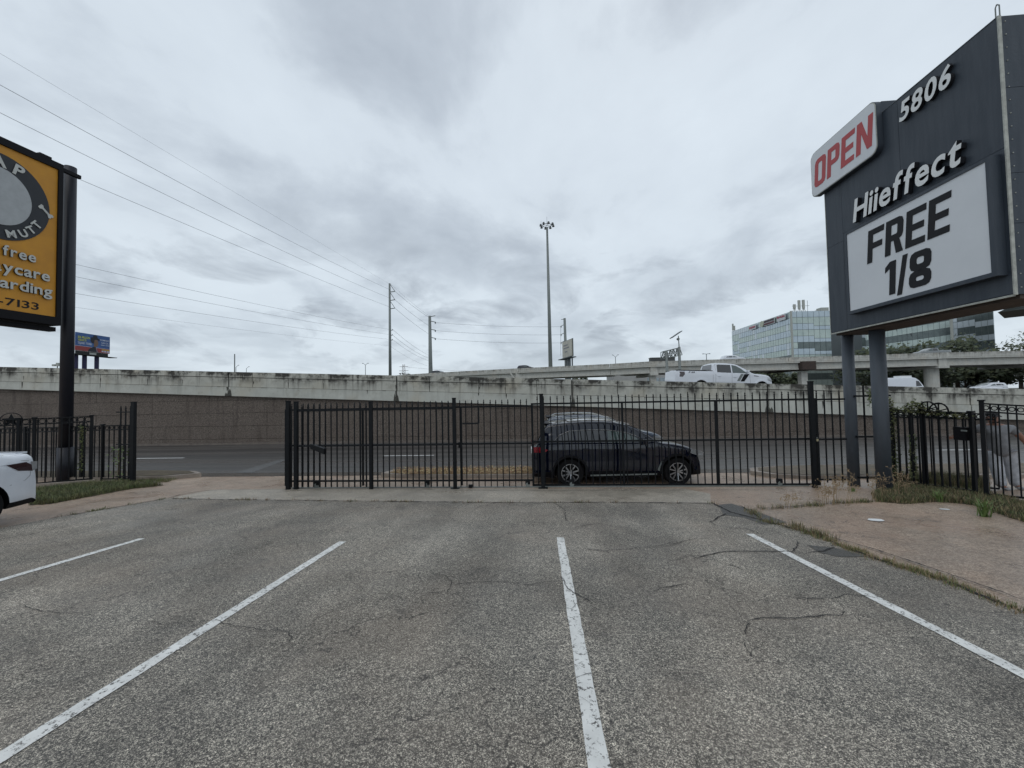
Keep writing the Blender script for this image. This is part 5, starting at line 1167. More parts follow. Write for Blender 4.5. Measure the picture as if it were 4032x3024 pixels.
    for s_ in seams:
        for (a, b), (c, d) in zip(s_, s_[1:]):
            k = 5
            for i in range(k):
                pass
        for sg in (-1, 1):
            g = MB()
            for (a, b), (c, d) in zip(s_, s_[1:]):
                for i in range(4):
                    p = (a+(c-a)*i/4, b+(d-b)*i/4); q_ = (a+(c-a)*(i+1)/4, b+(d-b)*(i+1)/4); g.beam((p[0]-L/2, sg*(half(*p)+.001), p[1]), (q_[0]-L/2, sg*(half(*q_)+.001), q_[1]), .007)
            g.build('door_seam', PBLK, t)
    for (hx, hz_) in handles:
        for sg in (-1, 1): g = MB(); g.box((hx-L/2, sg*(half(hx, hz_)+.018), hz_), (.17, .03, .028)); g.build('door_handle', paint, t)
    if mirror:
        for sg in (-1, 1): g = MB(); x, z = mirror[:2]; g.box((x-L/2, sg*(half(x, z)+.13), z+.05), (.12, .20, .14)); g.box((x-L/2, sg*(half(x, z)+.02), z-.02), (.06, .10, .04)); o = g.build('mirror', [paint], t); bv = o.modifiers.new('bv', 'BEVEL'); bv.width = .03; bv.segments = 2; apply_mods(o)
    for sp, nm in ((ws, 'windshield'), (rw_, 'rear_window'), ((.95, 2.2) if extra is suv_extra else None, 'sunroof')):
        if not sp: continue
        xa, xb = sp; g = MB(); vv = []; nx_ = 8
        for i in range(nx_+1):
            x = xa+(xb-xa)*i/nx_; zt = interp(prof, x); hw = half(x, zt-.08)-(.05 if nm != 'sunroof' else .16); e_ = .002; dz = (interp(prof, x+.03)-interp(prof, x-.03))/.06; nl = sqrt(1+dz*dz)
            for j in range(7): fr = -1+2*j/6; vv.append((x-L/2-dz/nl*.016, hw*fr*.96, zt+.030*(1-abs(fr)**2)+(.016 if nm == 'sunroof' else .014)/nl))
        g.add(vv, [(i*7+j, i*7+j+1, (i+1)*7+j+1, (i+1)*7+j) for i in range(nx_) for j in range(6)]); o = g.build(nm, CLRG if nm == 'windshield' else TINT, t, smooth=True)
    # wheels
    wk = ('w', round(wr, 3), rimr, spokes, detail)
    if wk not in PM:
        g = MB(); prof_ = [(wr*.70, -.10), (wr*.93, -.112), (wr, -.08), (wr, .08), (wr*.93, .112), (wr*.70, .10)]; nn_ = 32; vv = []
        for r_, y_ in prof_:
            for i in range(nn_): a = 2*pi*i/nn_; vv.append((r_*cos(a), y_, r_*sin(a)))
        g.add(vv, [(k*nn_+i, k*nn_+(i+1) % nn_, (k+1)*nn_+(i+1) % nn_, (k+1)*nn_+i) for k in range(5) for i in range(nn_)]); g.tube((0, -.02, 0), (0, .05, 0), wr*.70, wr*.70, 20)
        ty = g.mesh([TYRE], False); smooth_by_angle(ty)
        g = MB(); rr_ = wr*rimr; n3 = 28
        vv = [(r_*cos(2*pi*i/n3), y_, r_*sin(2*pi*i/n3)) for r_, y_ in ((rr_, -.118), (rr_*.93, -.118), (rr_*.90, -.06)) for i in range(n3)]
        g.add(vv, [(k*n3+i, k*n3+(i+1) % n3, (k+1)*n3+(i+1) % n3, (k+1)*n3+i) for k in range(2) for i in range(n3)])
        for i in range(spokes):
            a = 2*pi*(i//2)/(spokes/2)+(.13 if i % 2 else -.13); b_ = 2*pi*(i//2)/(spokes/2)+(.30 if i % 2 else -.30)
            g.beam((rr_*.14*cos(a), -.075, rr_*.14*sin(a)), (rr_*.94*cos(b_), -.108, rr_*.94*sin(b_)), .020, .03)
        g.tube((0, -.06, 0), (0, -.10, 0), rr_*.17, rr_*.14, 12)
        PM[wk] = (ty, g.mesh([RIM]))
    ty, rm = PM[wk]
    for wx in wheels:
        for sg in (-1, 1):
            o = obj('wheel', ty, t, (wx-L/2, sg*(Wd/2-.125), wr), 0 if sg < 0 else pi)
            if detail: obj('rim', rm, o)
    if extra: extra(t, half, L, side)
    return t
def ribbon(t, pts, w, m_, nm, f):
    g = MB()
    for a, b in zip(pts, pts[1:]): g.beam(f(*a), f(*b), w)
    return g.build(nm, m_, t)
suvP = [(0, .58), (.015, .90), (.05, .99), (.12, 1.06), (.22, 1.26), (.33, 1.44), (.42, 1.545), (.52, 1.57), (.9, 1.60), (1.4, 1.625), (1.9, 1.62), (2.2, 1.595), (2.5, 1.53), (2.75, 1.43), (3.0, 1.29), (3.2, 1.165), (3.30, 1.10), (3.42, 1.065), (3.7, 1.035), (3.95, .99), (4.15, .93), (4.28, .86), (4.36, .76), (4.41, .62), (4.43, .48)]
suvW = [([(.64, 1.13), (.74, 1.27), (.90, 1.36), (1.07, 1.385), (1.07, 1.12)], TINT), ([(1.12, 1.12), (1.12, 1.39), (1.5, 1.40), (1.84, 1.39), (1.84, 1.10)], TINT), ([(1.92, 1.10), (1.92, 1.385), (2.2, 1.36), (2.45, 1.29), (2.62, 1.21), (2.78, 1.11)], CLRG)]
suvL = [([(.01, .86), (.01, 1.0), (.20, 1.0), (.40, .93), (.30, .86)], LAMPR, 'tail_light'), ([(3.98, .80), (4.0, .89), (4.22, .87), (4.35, .80), (4.33, .72), (4.15, .74)], LAMPC, 'headlight'), ([(3.12, .40), (3.22, .62), (3.28, .62), (3.20, .36)], GALV, 'side_vent')]
suvS = [[(1.10, 1.10), (1.10, .80), (1.25, .62), (1.30, .33)], [(1.88, 1.08), (1.90, .32)], [(2.95, 1.06), (3.02, .9), (2.98, .34)]]
car('parked_car', 'parked dark navy SUV with silver spoked wheels right behind the sliding gate', 'car', (2.04, 10.78, .035), radians(1.5), [(x*.965, z) for x, z in suvP], 1.84, .23, 1.06, (.95, 3.63), .345, PAINTK, suvW, (2.45, 3.26), (.14, .38), .24, suvL, None, 0, suv_extra, seams=suvS, handles=((1.35, .95), (2.15, .93)), mirror=(2.78, 1.08))
hp = D(2605, 1730, 13.4); car('passing_car', 'grey blue SUV on the street, bonnet showing past the dark parked one', 'car', (hp.x+.15-2.21, hp.y+.85, .0), 0, suvP, 1.84, .23, 1.06, (.95, 3.63), .345, PAINTB, suvW, (2.45, 3.26), (.14, .38), .24, suvL, None, 0, suv_extra, seams=suvS, mirror=(2.78, 1.08))
# pickup on the ramp
tp = [(0, .62), (.01, 1.0), (.03, 1.40), (.08, 1.43), (2.40, 1.43), (2.44, 1.50), (2.50, 1.83), (2.58, 1.90), (2.8, 1.93), (3.4, 1.925), (3.8, 1.89), (4.1, 1.82), (4.45, 1.64), (4.75, 1.47), (4.95, 1.35), (5.1, 1.31), (5.5, 1.29), (5.85, 1.25), (6.05, 1.19), (6.18, 1.08), (6.25, .90), (6.28, .60)]
def truck_extra(t, half, L, side):
    side([(4.22, 1.28), (4.40, 1.28), (4.15, .86), (3.98, .86)], .012, GALV, 'stripe'); side([(4.44, 1.28), (4.76, 1.28), (4.44, .84), (4.20, .84)], .013, PBLK, 'stripe')
    for sg in (-1, 1):
        for wx in (1.67, 5.55):
            g = MB()
            for i in range(14):
                a = pi*i/14; b = pi*(i+1)/14; r = .50; p = (wx+r*cos(a), .42+r*sin(a)); q = (wx+r*cos(b), .42+r*sin(b)); g.beam((p[0]-L/2, sg*(half(*p)+.015), p[1]), (q[0]-L/2, sg*(half(*q)+.015), q[1]), .09, .08)
            g.build('fender_flare', PAINTW, t)
    for sg in (-1, 1): g = MB(); g.beam((.05-L/2, sg*.92, 1.445), (2.42-L/2, sg*.92, 1.45), .06, .03); g.build('bed_rail', PBLK, t)
    g = MB(); g.add([(x-L/2, y, 1.475) for x, y in ((.12, -.85), (2.38, -.85), (2.38, .85), (.12, .85))], [(0, 1, 2, 3)]); g.build('bed_floor', PBLK, t)
    g = MB(); g.add([(2.435-L/2, -.72, 1.50), (2.435-L/2, .72, 1.50), (2.485-L/2, .62, 1.84), (2.485-L/2, -.62, 1.84)], [(0, 1, 2, 3)]); g.build('cab_rear_window', TINT, t)
    g = MB(); g.box((-L/2-.05, 0, .66), (.16, 1.8, .16)); g.build('rear_bumper', CHR, t)
    for i, c in enumerate('FX4'):
        vs, fs, bd, wd = glyph(c, .03); g = MB(); g.add([(.86+i*.14+x*.19+y*.05-L/2, -(half(1, 1.3)+.014), 1.285+y*.13) for x, y in vs], fs); g.build('letter', PBLK, t)
trk = car('pickup_truck', 'white crew cab pickup with grey and black door stripes driving on the ramp', 'pickup truck', (11.25, 24.5, 2.66-.0435*11.2), 0, tp, 1.98, .50, 1.30, (1.67, 5.55), .42, PAINTW,
    [([(2.72, 1.36), (2.74, 1.80), (2.85, 1.83), (3.62, 1.82), (3.62, 1.34)], TINT), ([(3.70, 1.34), (3.70, 1.82), (3.95, 1.78), (4.25, 1.62), (4.62, 1.33)], CLRG)], (4.15, 4.90), None, .22, [([(.28, 1.06), (.28, 1.36), (.60, 1.36), (.62, 1.20), (.48, 1.04)], LAMPD, 'tail_light'), ([(5.95, .95), (5.95, 1.12), (6.12, 1.10), (6.22, .95), (6.2, .86)], LAMPC, 'headlight'), ([(5.05, 1.17), (5.05, 1.21), (5.35, 1.18), (5.35, 1.15)], PBLK, 'fender_vent')], None, math.atan(.0435), truck_extra, .04, .10, .06,
    [[(2.62, 1.85), (2.62, .55)], [(3.66, 1.32), (3.66, .55)], [(2.45, 1.4), (2.45, .55)], [(4.78, 1.25), (4.85, .6)]], ((2.85, 1.13), (3.85, 1.10)), (4.62, 1.38), .64, 12)
trk.scale = (.90, .97, 1.0)
# white car at the left edge
wp = [(0, .42), (.01, .70), (.03, .86), (.06, 1.0), (.09, 1.09), (.13, 1.125), (.20, 1.12), (.38, 1.12), (.6, 1.17), (.9, 1.28), (1.3, 1.40), (1.8, 1.49), (2.3, 1.50), (2.75, 1.42), (3.15, 1.22), (3.45, 1.06), (3.9, .98), (4.2, .86), (4.35, .70), (4.38, .45)]
def wc_extra(t, half, L, side):
    for sg in (-1, 1):
        for nm, pts in (('bumper_seam', [(.46, .64), (.22, .68), (.14, .74), (.12, .84)]), ('shoulder_seam', [(.8, .99), (.5, .98), (.42, .95)]), ('hatch_seam', [(.9, 1.20), (.45, 1.06), (.16, 1.0)])):
            g = MB()
            for p, q in zip(pts, pts[1:]): g.beam((p[0]-L/2, sg*(half(*p)+.0), p[1]), (q[0]-L/2, sg*(half(*q)+.0), q[1]), .004)
            g.build(nm, PBLK, t)
    g = MB(); g.box((.03-L/2, 0, .30), (.16, 1.25, .14)); g.build('lower_lip', PBLK, t); g = MB(); g.box((.10-L/2, 0, 1.135), (.16, 1.15, .03)); g.build('lip_spoiler', PAINTW, t)
    g = MB(); g.box((-L/2-.01, 0, .72), (.03, .5, .13)); g.build('number_plate', LTR, t)
car('parked_car', 'white car at the left edge of the lot, only its tail visible', 'car', (-9.66, 6.44-2.19, gz(5.0)-.03), -pi/2, wp, 1.84, .25, 1.0, (.86, 3.62), .345, PAINTW,
    [([(.8, 1.04), (1.1, 1.26), (1.6, 1.38), (1.6, 1.04)], TINT), ([(1.66, 1.04), (1.66, 1.38), (2.3, 1.40), (2.95, 1.06)], TINT)], (2.6, 3.4), (.45, 1.3), .26, [([(.10, .82), (.12, .93), (.22, .99), (.52, .985), (.34, .86)], LAMPD, 'tail_light'), ([(.0, .84), (.0, .97), (.13, .985), (.10, .82)], LAMPC, 'lamp_corner')], None, 0, wc_extra, .20, .22, .08, [[(1.63, 1.0), (1.65, .3)], [(2.9, 1.0), (2.9, .3)]], (), (2.95, 1.06), .70, 10)
# traffic beyond
vanP = [(0, .8), (.02, 2.45), (.12, 2.55), (.5, 2.6), (3.9, 2.6), (4.3, 2.52), (4.7, 2.25), (5.15, 1.75), (5.35, 1.45), (5.75, 1.22), (5.92, .95), (5.95, .5)]
vp = D(3655, 1510, 45)
def van_extra(t, half, L, side): g = MB(); g.box((2.55-L/2, 0, 2.72), (1.25, .9, .22)); g.build('roof_unit', LTR, t)
car('van', 'white high roofed van with a roof unit on the road behind the ramp', 'van', (vp.x-2.2, vp.y+1, 1.06), 0, [(x*.76, z) for x, z in vanP], 2.0, .35, 1.4, (.8, 3.7), .36, PAINTW, [([(3.15, 1.55), (3.2, 2.2), (3.5, 2.15), (3.82, 1.6)], TINT)], (3.62, 4.05), None, .12, (), None, 0, van_extra, .04, .2, spokes=6, detail=True)
smallP = [(x/4.43*4.75, z) for x, z in suvP]
wpnt = [([(x*1.07, z) for x, z in p], m_) for p, m_ in suvW]
q = D(3916, 1512, 66); car('car', 'white SUV farther off, upper of the two at right behind the ramp', 'car', (q.x, q.y+1, 1.50), pi, smallP, 1.9, .25, 1.06, (1.0, 3.9), .35, PAINTW, wpnt, (2.65, 3.45), (.2, .42), spokes=6, detail=False)
q = D(3958, 1528, 40); car('car', 'white low car roof just above the ramp wall below the farther white SUV', 'car', (q.x, q.y+1, .86), 0, [(x/4.43*4.8, z*.91) for x, z in suvP], 1.85, .25, .95, (1.0, 3.9), .33, PAINTW, [([(x*1.08, z*.90) for x, z in p], m_) for p, m_ in suvW], (2.65, 3.5), (.2, .42), spokes=6, detail=False)
q = D(3405, 1517, 50); car('car', 'pale grey car roof glimpsed between the two sign poles above the ramp wall', 'car', (q.x, q.y+1, 1.26), 0, smallP, 1.9, .25, 1.06, (1.0, 3.9), .35, PAINTG, wpnt, (2.65, 3.45), (.2, .42), spokes=6, detail=False)
def flycar(px, label, prof, paint, wins, nm='car', off=2.0, z=8.75, rz=0.0, Wd=1.9, belt=1.06, ws=(2.65, 3.45)):
    p = onfly(px); a = onfly(px-40); b = onfly(px+40); r = atan2(b.y-a.y, b.x-a.x); car(nm, label, 'car' if nm == 'car' else 'pickup truck', (p.x, p.y+off, z), r+rz, prof, Wd, .3, belt, (.95, prof[-1][0]-.9), .36, paint, wins, ws, None, spokes=6, detail=False)
flycar(2905, 'white SUV driving on the overpass in front of the glass offices', smallP, PAINTW, wpnt, z=8.62)
flycar(1722, 'dark car roof peeping over the far left end of the overpass', smallP, PAINTK, wpnt, z=8.4)
flycar(2073, 'dark car roof above the overpass barrier near the light mast', smallP, PAINTK, wpnt, z=8.5)
flycar(3715, 'grey pickup on the overpass below the right glass office', [(x*.92, z) for x, z in tp], PAINTG, [([(x*.92, z) for x, z in p], m_) for p, m_ in [([(2.72, 1.36), (2.74, 1.80), (2.85, 1.83), (3.62, 1.82), (3.62, 1.34)], TINT), ([(3.70, 1.34), (3.70, 1.82), (3.95, 1.78), (4.25, 1.62), (4.62, 1.33)], CLRG)]], 'pickup_truck', 2.2, 8.45, pi, 1.95, 1.30, (3.9, 4.5))

# ------------------------------------------------------------------ person behind the right fence
SKIN = mat('skin', (.30, .15, .10), .55, 0, (.24, .11, .075), 9, .6); SHIRT = mat('grey_tshirt', (.25, .255, .27), .85, 0, (.16, .165, .175), 7, .8, .5, 22); SWEAT = mat('light_sweatpants', (.52, .54, .58), .9, 0, (.30, .32, .35), 6, .8, .6, 18); CAPM = mat('dark_cap', (.02, .02, .025), .8); SHOE = mat('grey_shoe', (.35, .36, .37), .7, 0, (.08, .08, .09), 20, .8)
fx = G(3962, 1926); pr = thing('person', 'person in dark cap, grey T-shirt and pale sweatpants walking behind the right fence', 'person', (fx.x, fx.y, gz(fx.y)), radians(-30)); pr.scale = (1.1, 1.05, .95)
def skin_mesh(name, verts, edges, m_, parent, sub=1):
    me = bpy.data.meshes.new(name); me.from_pydata([v_[0] for v_ in verts], edges, []); me.materials.append(m_); o = bpy.data.objects.new(name, me); COL.objects.link(o)
    md = o.modifiers.new('s', 'SKIN'); md.use_smooth_shade = True; sk = me.skin_vertices[0].data
    for i, v_ in enumerate(verts): r = v_[1]; sk[i].radius = (r, r) if isinstance(r, (int, float)) else r; sk[i].use_root = (i == 0)
    if sub: s_ = o.modifiers.new('u', 'SUBSURF'); s_.levels = sub; s_.render_levels = sub
    apply_mods(o); o.parent = parent; o.data.polygons.foreach_set('use_smooth', [True]*len(o.data.polygons)); return o
V = []; Ed = []
def av(p, r, link=None): V.append((p, r)); i = len(V)-1; Ed.append((link, i)) if link is not None else None; return i
pel = av((-.05, 0, .92), (.09, .07)); wst = av((-.07, 0, 1.06), (.09, .07), pel); ch = av((-.09, 0, 1.27), (.10, .08), wst); nb_ = av((-.10, 0, 1.42), .075, ch); nk = av((-.12, -.01, 1.49), .055, nb_); jw = av((-.13, -.03, 1.55), (.07, .075), nk); hd = av((-.135, -.02, 1.63), (.078, .092), jw); ht_ = av((-.135, -.01, 1.70), .06, hd)
def hand(w0, d, pal, link):
    w0 = Vector(w0); d = Vector(d).normalized(); pal = Vector(pal).normalized(); a = av(tuple(w0), .028, link); b = av(tuple(w0+d*.06), (.036, .02), a)
    for k in range(4): s = (k-1.5)*.021; l = (.058, .072, .068, .05)[k]; p1 = w0+d*.095+pal*s; c = av(tuple(p1), .011, b); c = av(tuple(p1+d*l*.55+Vector((0, -.008, -.004))), .0095, c); av(tuple(p1+d*l*.95+Vector((0, -.024, -.012))), .008, c)
    c = av(tuple(w0+d*.035+pal*.042), .013, a); av(tuple(w0+d*.075+pal*.058+Vector((0, -.015, 0))), .010, c)
s1 = av((-.31, 0, 1.39), .07, nb_); e1 = av((-.50, -.08, 1.22), .05, s1); w1 = av((-.66, -.17, 1.17), .032, e1); hand((-.69, -.19, 1.16), (-1, -.35, -.1), (0, -.2, 1), w1)
s2_ = av((.11, 0, 1.39), .07, nb_); e2_ = av((.27, .02, 1.12), .05, s2_); w2 = av((.33, -.05, .90), .032, e2_); hand((.335, -.06, .87), (.05, -.1, -1), (0, -1, .1), w2)
for sx, kx, ky, ax, ay in ((-.15, -.13, -.10, -.08, -.10), (.05, .10, .08, .17, .14)):
    h_ = av((sx, 0, .84), .10, pel); k_ = av((kx, ky, .48), .065, h_); a_ = av((ax, ay, .09), .042, k_); av((ax+.02, ay-.13, .045), (.04, .03), a_)
body = skin_mesh('body', V, Ed, SKIN, pr, 1)
skin_mesh('shirt', [((-.05, 0, .70), (.235, .18)), ((-.06, 0, .98), (.225, .17)), ((-.09, 0, 1.25), (.22, .155)), ((-.10, 0, 1.40), (.13, .10)), ((-.29, 0, 1.385), .095), ((-.42, -.05, 1.285), .085), ((.10, 0, 1.385), .095), ((.20, 0, 1.24), .088)], [(0, 1), (1, 2), (2, 3), (3, 4), (4, 5), (3, 6), (6, 7)], SHIRT, pr, 1)
skin_mesh('sweatpants', [((-.05, 0, 1.0), (.18, .13)), ((-.14, 0, .78), .13), ((-.13, -.09, .46), .11), ((-.085, -.10, .04), .085), ((.05, 0, .78), .13), ((.10, .07, .46), .11), ((.17, .13, .04), .085)], [(0, 1), (1, 2), (2, 3), (0, 4), (4, 5), (5, 6)], SWEAT, pr, 1)
for ax, ay in ((-.07, -.16), (.18, .08)): skin_mesh('shoe', [((ax, ay+.07, .055), (.05, .05)), ((ax+.01, ay, .05), (.05, .045)), ((ax+.02, ay-.11, .035), (.048, .033))], [(0, 1), (1, 2)], SHOE, pr, 1)
g = MB(); n_ = 14
for k, (r, z) in enumerate(((.098, 1.665), (.100, 1.70), (.085, 1.745), (.05, 1.775), (.004, 1.785))): pass
cv = [(-.135+r*cos(2*pi*i/n_)*.92, -.015+r*sin(2*pi*i/n_)*1.08, z) for r, z in ((.098, 1.66), (.101, 1.70), (.086, 1.745), (.05, 1.772), (.004, 1.78)) for i in range(n_)]
g.add(cv, [(k*n_+i, k*n_+(i+1) % n_, (k+1)*n_+(i+1) % n_, (k+1)*n_+i) for k in range(4) for i in range(n_)]); g.hexa([(-.21, -.20, 1.650), (-.06, -.20, 1.650), (-.05, -.09, 1.668), (-.22, -.09, 1.668), (-.21, -.20, 1.660), (-.06, -.20, 1.660), (-.05, -.09, 1.682), (-.22, -.09, 1.682)]); g.build('cap', CAPM, pr, smooth=True)
g = MB(); g.add([(-.15, -.105, 1.575), (-.12, -.105, 1.575), (-.135, -.128, 1.585), (-.135, -.10, 1.625)], [(0, 1, 2), (1, 3, 2), (3, 0, 2)]); g.build('nose', SKIN, pr)
g = MB(); 
for x in (-.165, -.105): g.tube((x, -.098, 1.622), (x, -.104, 1.622), .011, .009, 8)
g.build('eyes', PBLK, pr); g = MB(); g.box((-.135, -.103, 1.553), (.045, .008, .010)); g.build('mouth', mat('lip', (.20, .07, .06), .6), pr)
g = MB(); 
for x in (-.218, -.052): g.box((x, -.01, 1.61), (.016, .035, .055))
g.build('ears', SKIN, pr); g = MB(); g.box((-.135, -.085, 1.52), (.11, .05, .04)); g.build('beard', mat('beard', (.05, .03, .02), .9), pr)

# ------------------------------------------------------------------ grass, weeds, vines
def spots(pts, n, jit=.03, dz=0.0):
    r = []; seg = [hypot(b[0]-a[0], b[1]-a[1]) for a, b in zip(pts, pts[1:])]; tot = sum(seg)
    for i in range(n):
        d = random.uniform(0, tot); k = 0
        while d > seg[k]: d -= seg[k]; k += 1
        t = d/seg[k]; x = pts[k][0]+(pts[k+1][0]-pts[k][0])*t+random.gauss(0, jit); y = pts[k][1]+(pts[k+1][1]-pts[k][1])*t+random.gauss(0, jit); r.append((x, y, gz(y)+dz))
    return r
def clumps(pts, n, k, jit): # irregular clumps along a line
    r = []
    for s in spots(pts, n, .01): 
        for i in range(random.randint(1, k)): r.append((s[0]+random.gauss(0, jit*2), s[1]+random.gauss(0, jit), s[2]))
    return r
def area(poly, n, dz=0.0):
    r = []; xs = [p[0] for p in poly]; ys = [p[1] for p in poly]
    while len(r) < n:
        x = random.uniform(min(xs), max(xs)); y = random.uniform(min(ys), max(ys)); c = False
        for (ax, ay), (bx, by) in zip(poly, poly[1:]+poly[:1]):
            if (ay > y) != (by > y) and x < (bx-ax)*(y-ay)/(by-ay)+ax: c = not c
        if c: r.append((x, y, gz(y)+dz))
    return r
GM = [GRS, GRS2, STRAW]; GM2 = [GRS, GRS, GRS2]
blades('grass', clumps(edgeT, 34, 6, .03), .02, .07, .003, GM+[mat('rust_weed', (.20, .09, .04), .8)], .9, 'sparse low weeds growing along the joint before the gate')
blades('grass', clumps(edgeL, 16, 6, .03), .02, .06, .003, GM2, .9, 'sparse weeds along the left joint of the parking lot')
jr = zc(*S3, (500, 150), (640, 235), (720, 265)); blades('grass', clumps(jr, 14, 5, .03), .03, .10, .003, GM, .7, 'green tufts in the crack at the broken corner of the asphalt')
jr = zc(*S3, (810, 270), (940, 320), (1010, 350)); blades('grass', clumps(jr, 20, 6, .03), .04, .13, .003, GM, .7, 'thick green tuft along the edge past the bay line end')
blades('grass', clumps(edgeR[:5], 150, 5, .022), .02, .065, .0028, [GRS, MATS['grass_green'], STRAW, STRAW], .8, 'band of yellow green grass growing along the right edge of the asphalt')
jr = zc(*S3, (640, 160), (900, 145), (1100, 125), (1450, 112)); blades('grass', clumps(jr, 40, 6, .04), .03, .10, .003, GM, .8, 'weeds along the slab joint below the sign poles')
# left verge
lv = P2((150, 2040), (152, 1955), (170, 1925), (350, 1905), (520, 1905), (640, 1910), (560, 1922), (330, 1955), (200, 1985), (150, 1998))
lv = P2((120, 1990), (140, 1930), (350, 1906), (520, 1906), (650, 1911), (520, 1925), (330, 1960), (200, 1985))
blades('grass', area(lv, 2600), .04, .16, .004, [GRS, GRS2, GRS2, GRS], .9, 'dense low grass strip at the foot of the left fence')
sheet('verge', lv, SOIL, .006)
blades('grass', area([(-12.6, 10.6), (-10.6, 10.6), (-10.9, 11.3), (-12.5, 11.3)], 260, .0), .03, .10, .004, GM2, .8, 'small grass patch at the left driveway corner')
# right verge
rv = P2((3440, 1945), (3560, 1900), (3700, 1905), (3850, 1925), (3900, 1950), (4032, 1985), (4120, 2020), (4120, 2080), (3980, 2040), (3840, 1990), (3700, 1975), (3560, 1985), (3450, 1975))
sheet('verge', rv, SOIL, .006)
blades('grass', area(rv, 4600), .03, .13, .004, [GRS, GRS2, GRS2, STRAW], .9, 'dense weedy verge at the foot of the right fence')
bv = P2((3530, 1895), (3700, 1890), (3850, 1905), (3900, 1935), (3700, 1925)); blades('grass', area(bv, 1300), .08, .30, .004, [GRS2, GRS2, STRAW, GRS], .6, 'taller weeds growing up through the overgrown right fence')
def tuft(px, py, n, h0, h1, w, label):
    q = G(px, py); blades('grass_tuft', [(q.x+random.gauss(0, .02), q.y+random.gauss(0, .02), q.z) for _ in range(3)], h0, h1, w, [mat('bright_grass', (.12, .19, .05), .6, 0, (.09, .14, .04), 4, .8)], .95, label, 'grass tuft', None, n)
tuft(3880, 2035, 16, .15, .34, .012, 'bright green broad bladed tuft on the tan slab near the right edge'); tuft(3700, 1975, 14, .12, .26, .009, 'bright green tuft left of the near right fence post'); tuft(3360, 1935, 8, .06, .12, .006, 'tiny green tuft between the two sign pole bases')
def stalk(px, py, h, label, m=STRAW):
    q = G(px, py); g = MB(q)
    for k in range(3):
        p = q+Vector((random.uniform(-.05, .05), random.uniform(-.05, .05), 0)); e_ = p+Vector((random.uniform(-.12, .12)*h, random.uniform(-.1, .1), h*random.uniform(.7, 1))); g.tube(p, e_, .004, .002, 4)
        for j in range(7):
            s = p.lerp(e_, random.uniform(.35, 1)); d = Vector((random.gauss(0, .07), random.gauss(0, .05), random.uniform(.0, .10))); g.tube(s, s+d, .002, .0015, 3); c = s+d
            for _ in range(3): r = .010; o_ = Vector((random.gauss(0, .012), random.gauss(0, .012), random.gauss(0, .012))); g.add([c+o_+Vector((-r, 0, 0)), c+o_+Vector((0, 0, -r)), c+o_+Vector((r, 0, 0)), c+o_+Vector((0, 0, r))], [(0, 1, 2, 3)])
    o = g.build('dry_weed', m, None, q); tag(o, label, 'weed', 'dry weeds around the sign poles')
for i, (px, py, h, lb) in enumerate(((3100, 2002, .32, 'single bare weed stem leftmost in the slab joint'), (3240, 1990, .40, 'thin dry weed below the tallest gate post'), (3262, 1985, .55, 'tall dry weed just right of the tallest gate post'), (3285, 1990, .48, 'dry weed in the joint left of the first sign pole'), (3300, 1985, .55, 'dry weed with seed heads close to the first sign pole'),
                      (3325, 1990, .62, 'tallest dry weed in front of the first sign pole'), (3440, 1965, .60, 'leaning dry weed with seed heads between the sign poles'), (3480, 1965, .55, 'dry weed at the foot of the second sign pole'), (3535, 1960, .62, 'branching dry weed right of the second sign pole'), (3575, 1955, .50, 'small dry weed right of the branching one'), (3300, 1930, .25, 'short weed beside the short picket panel'))): stalk(px, py, h, lb)
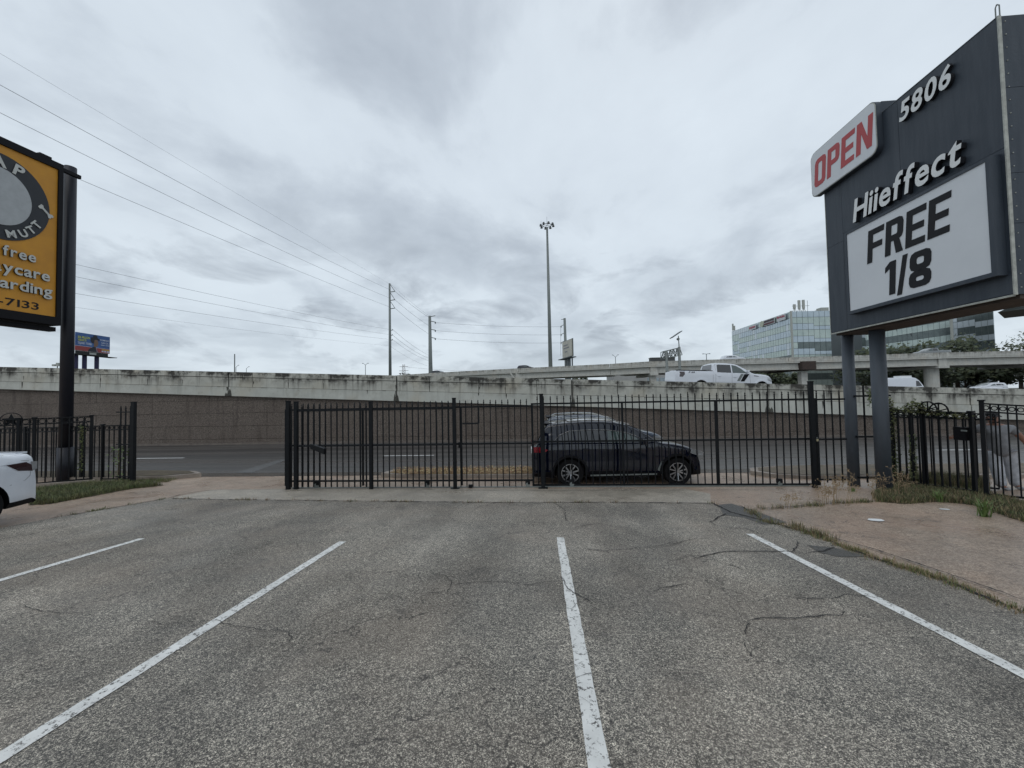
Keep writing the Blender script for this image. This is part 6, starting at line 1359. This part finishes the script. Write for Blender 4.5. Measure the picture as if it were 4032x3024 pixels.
# leafy weed at the left fence end
q = G(470, 1902); t = thing('leafy_weed', 'pale green leafy weed growing up the end of the left fence', 'weed', q); g = MB(q)
for k in range(4):
    e_ = q+Vector((random.uniform(-.08, .08), random.uniform(-.1, 0), random.uniform(.6, 1.05))); g.tube(q, e_, .006, .003, 4)
g.build('stem', STRAW, t); g = MB(q)
for k in range(150):
    z = random.random()**.8*1.05; c = q+Vector((random.gauss(0, .09), random.gauss(0, .08), z)); r = random.uniform(.02, .045); u = Vector((random.gauss(0, 1), random.gauss(0, 1), random.gauss(0, .5))).normalized()*r; v = u.orthogonal().normalized()*r*.5; g.add([c-u, c-v, c+u, c+v], [(0, 1, 2, 3)])
g.build('leaves', [mat('weed_leaf', (.13, .19, .07), .6, 0, (.08, .12, .04), 5, .8)], t)
def vine(label, pts, n, spread, m_=(GRS2, GRS)):
    g = MB(pts[0])
    for i in range(n):
        k = random.randrange(len(pts)-1); p = pts[k].lerp(pts[k+1], random.random())+Vector((random.gauss(0, spread), random.gauss(0, spread*.6), random.gauss(0, spread))); r = random.uniform(.012, .032); u = Vector((random.gauss(0, 1), random.gauss(0, .6), random.gauss(0, 1))).normalized()*r; v = u.orthogonal().normalized()*r*.8; g.add([p-u, p-v, p+u, p+v], [(0, 1, 2, 3)], random.randrange(len(m_)))
    for a, b in zip(pts, pts[1:]): g.tube(a, b, .006, .005, 4, 1)
    o = g.build('vine', list(m_), None, pts[0]); tag(o, label, 'vine')
a = Vector((Ra.x, Ra.y-.03, 0)); zt6 = ZA(3515, 1600, Ra)
vine('dark vine climbing the first post of the overgrown fence beside the sign pole', [a+Vector((0, 0, .25)), a+Vector((.03, 0, 1.0)), a+Vector((0, 0, zt6)), a+Vector((-.05, .2, zt6+.25))], 900, .05)
pm = Ra.lerp(Rb, .40); vine('leafy vine covering the arch emblem on the overgrown fence', [Vector((pm.x-.35, pm.y, zt6-.06)), Vector((pm.x-.1, pm.y, zt6+.05)), Vector((pm.x+.1, pm.y-.02, zt6-.02))], 420, .06)
vine('thin vine trailing along the rings of the overgrown fence', [Vector((Ra.x, Ra.y-.02, zt6-.08)), Vector((Rb.x, Rb.y-.02, ZA(3841, 1640, Rb)))], 520, .035)
for s_, lb in ((.22, 'thin vine twining up a picket near the sign pole'), (.30, 'second thin vine twining up a picket of the overgrown fence')): p = Ra.lerp(Rb, s_); vine(lb, [Vector((p.x, p.y-.02, .3)), Vector((p.x+.02, p.y-.02, 1.3))], 130, .02)
q = pl(3425, 1560, .1); vine('bright green sprig hanging on the top rail between the sign poles', [Vector((q.x-.03, q.y-.03, q.z+.12)), Vector((q.x+.05, q.y-.03, q.z-.02)), Vector((q.x-.02, q.y-.03, q.z-.15))], 170, .05, (MATS['weed_leaf'], GRS))
q = PL(322, 1690, Pm1, Pm2, -.05); vine('faded vine on the farther star emblem of the left fence', [Vector((q.x, q.y, q.z+.12)), Vector((q.x+.02, q.y, q.z-.3)), Vector((q.x, q.y, .3))], 190, .05)
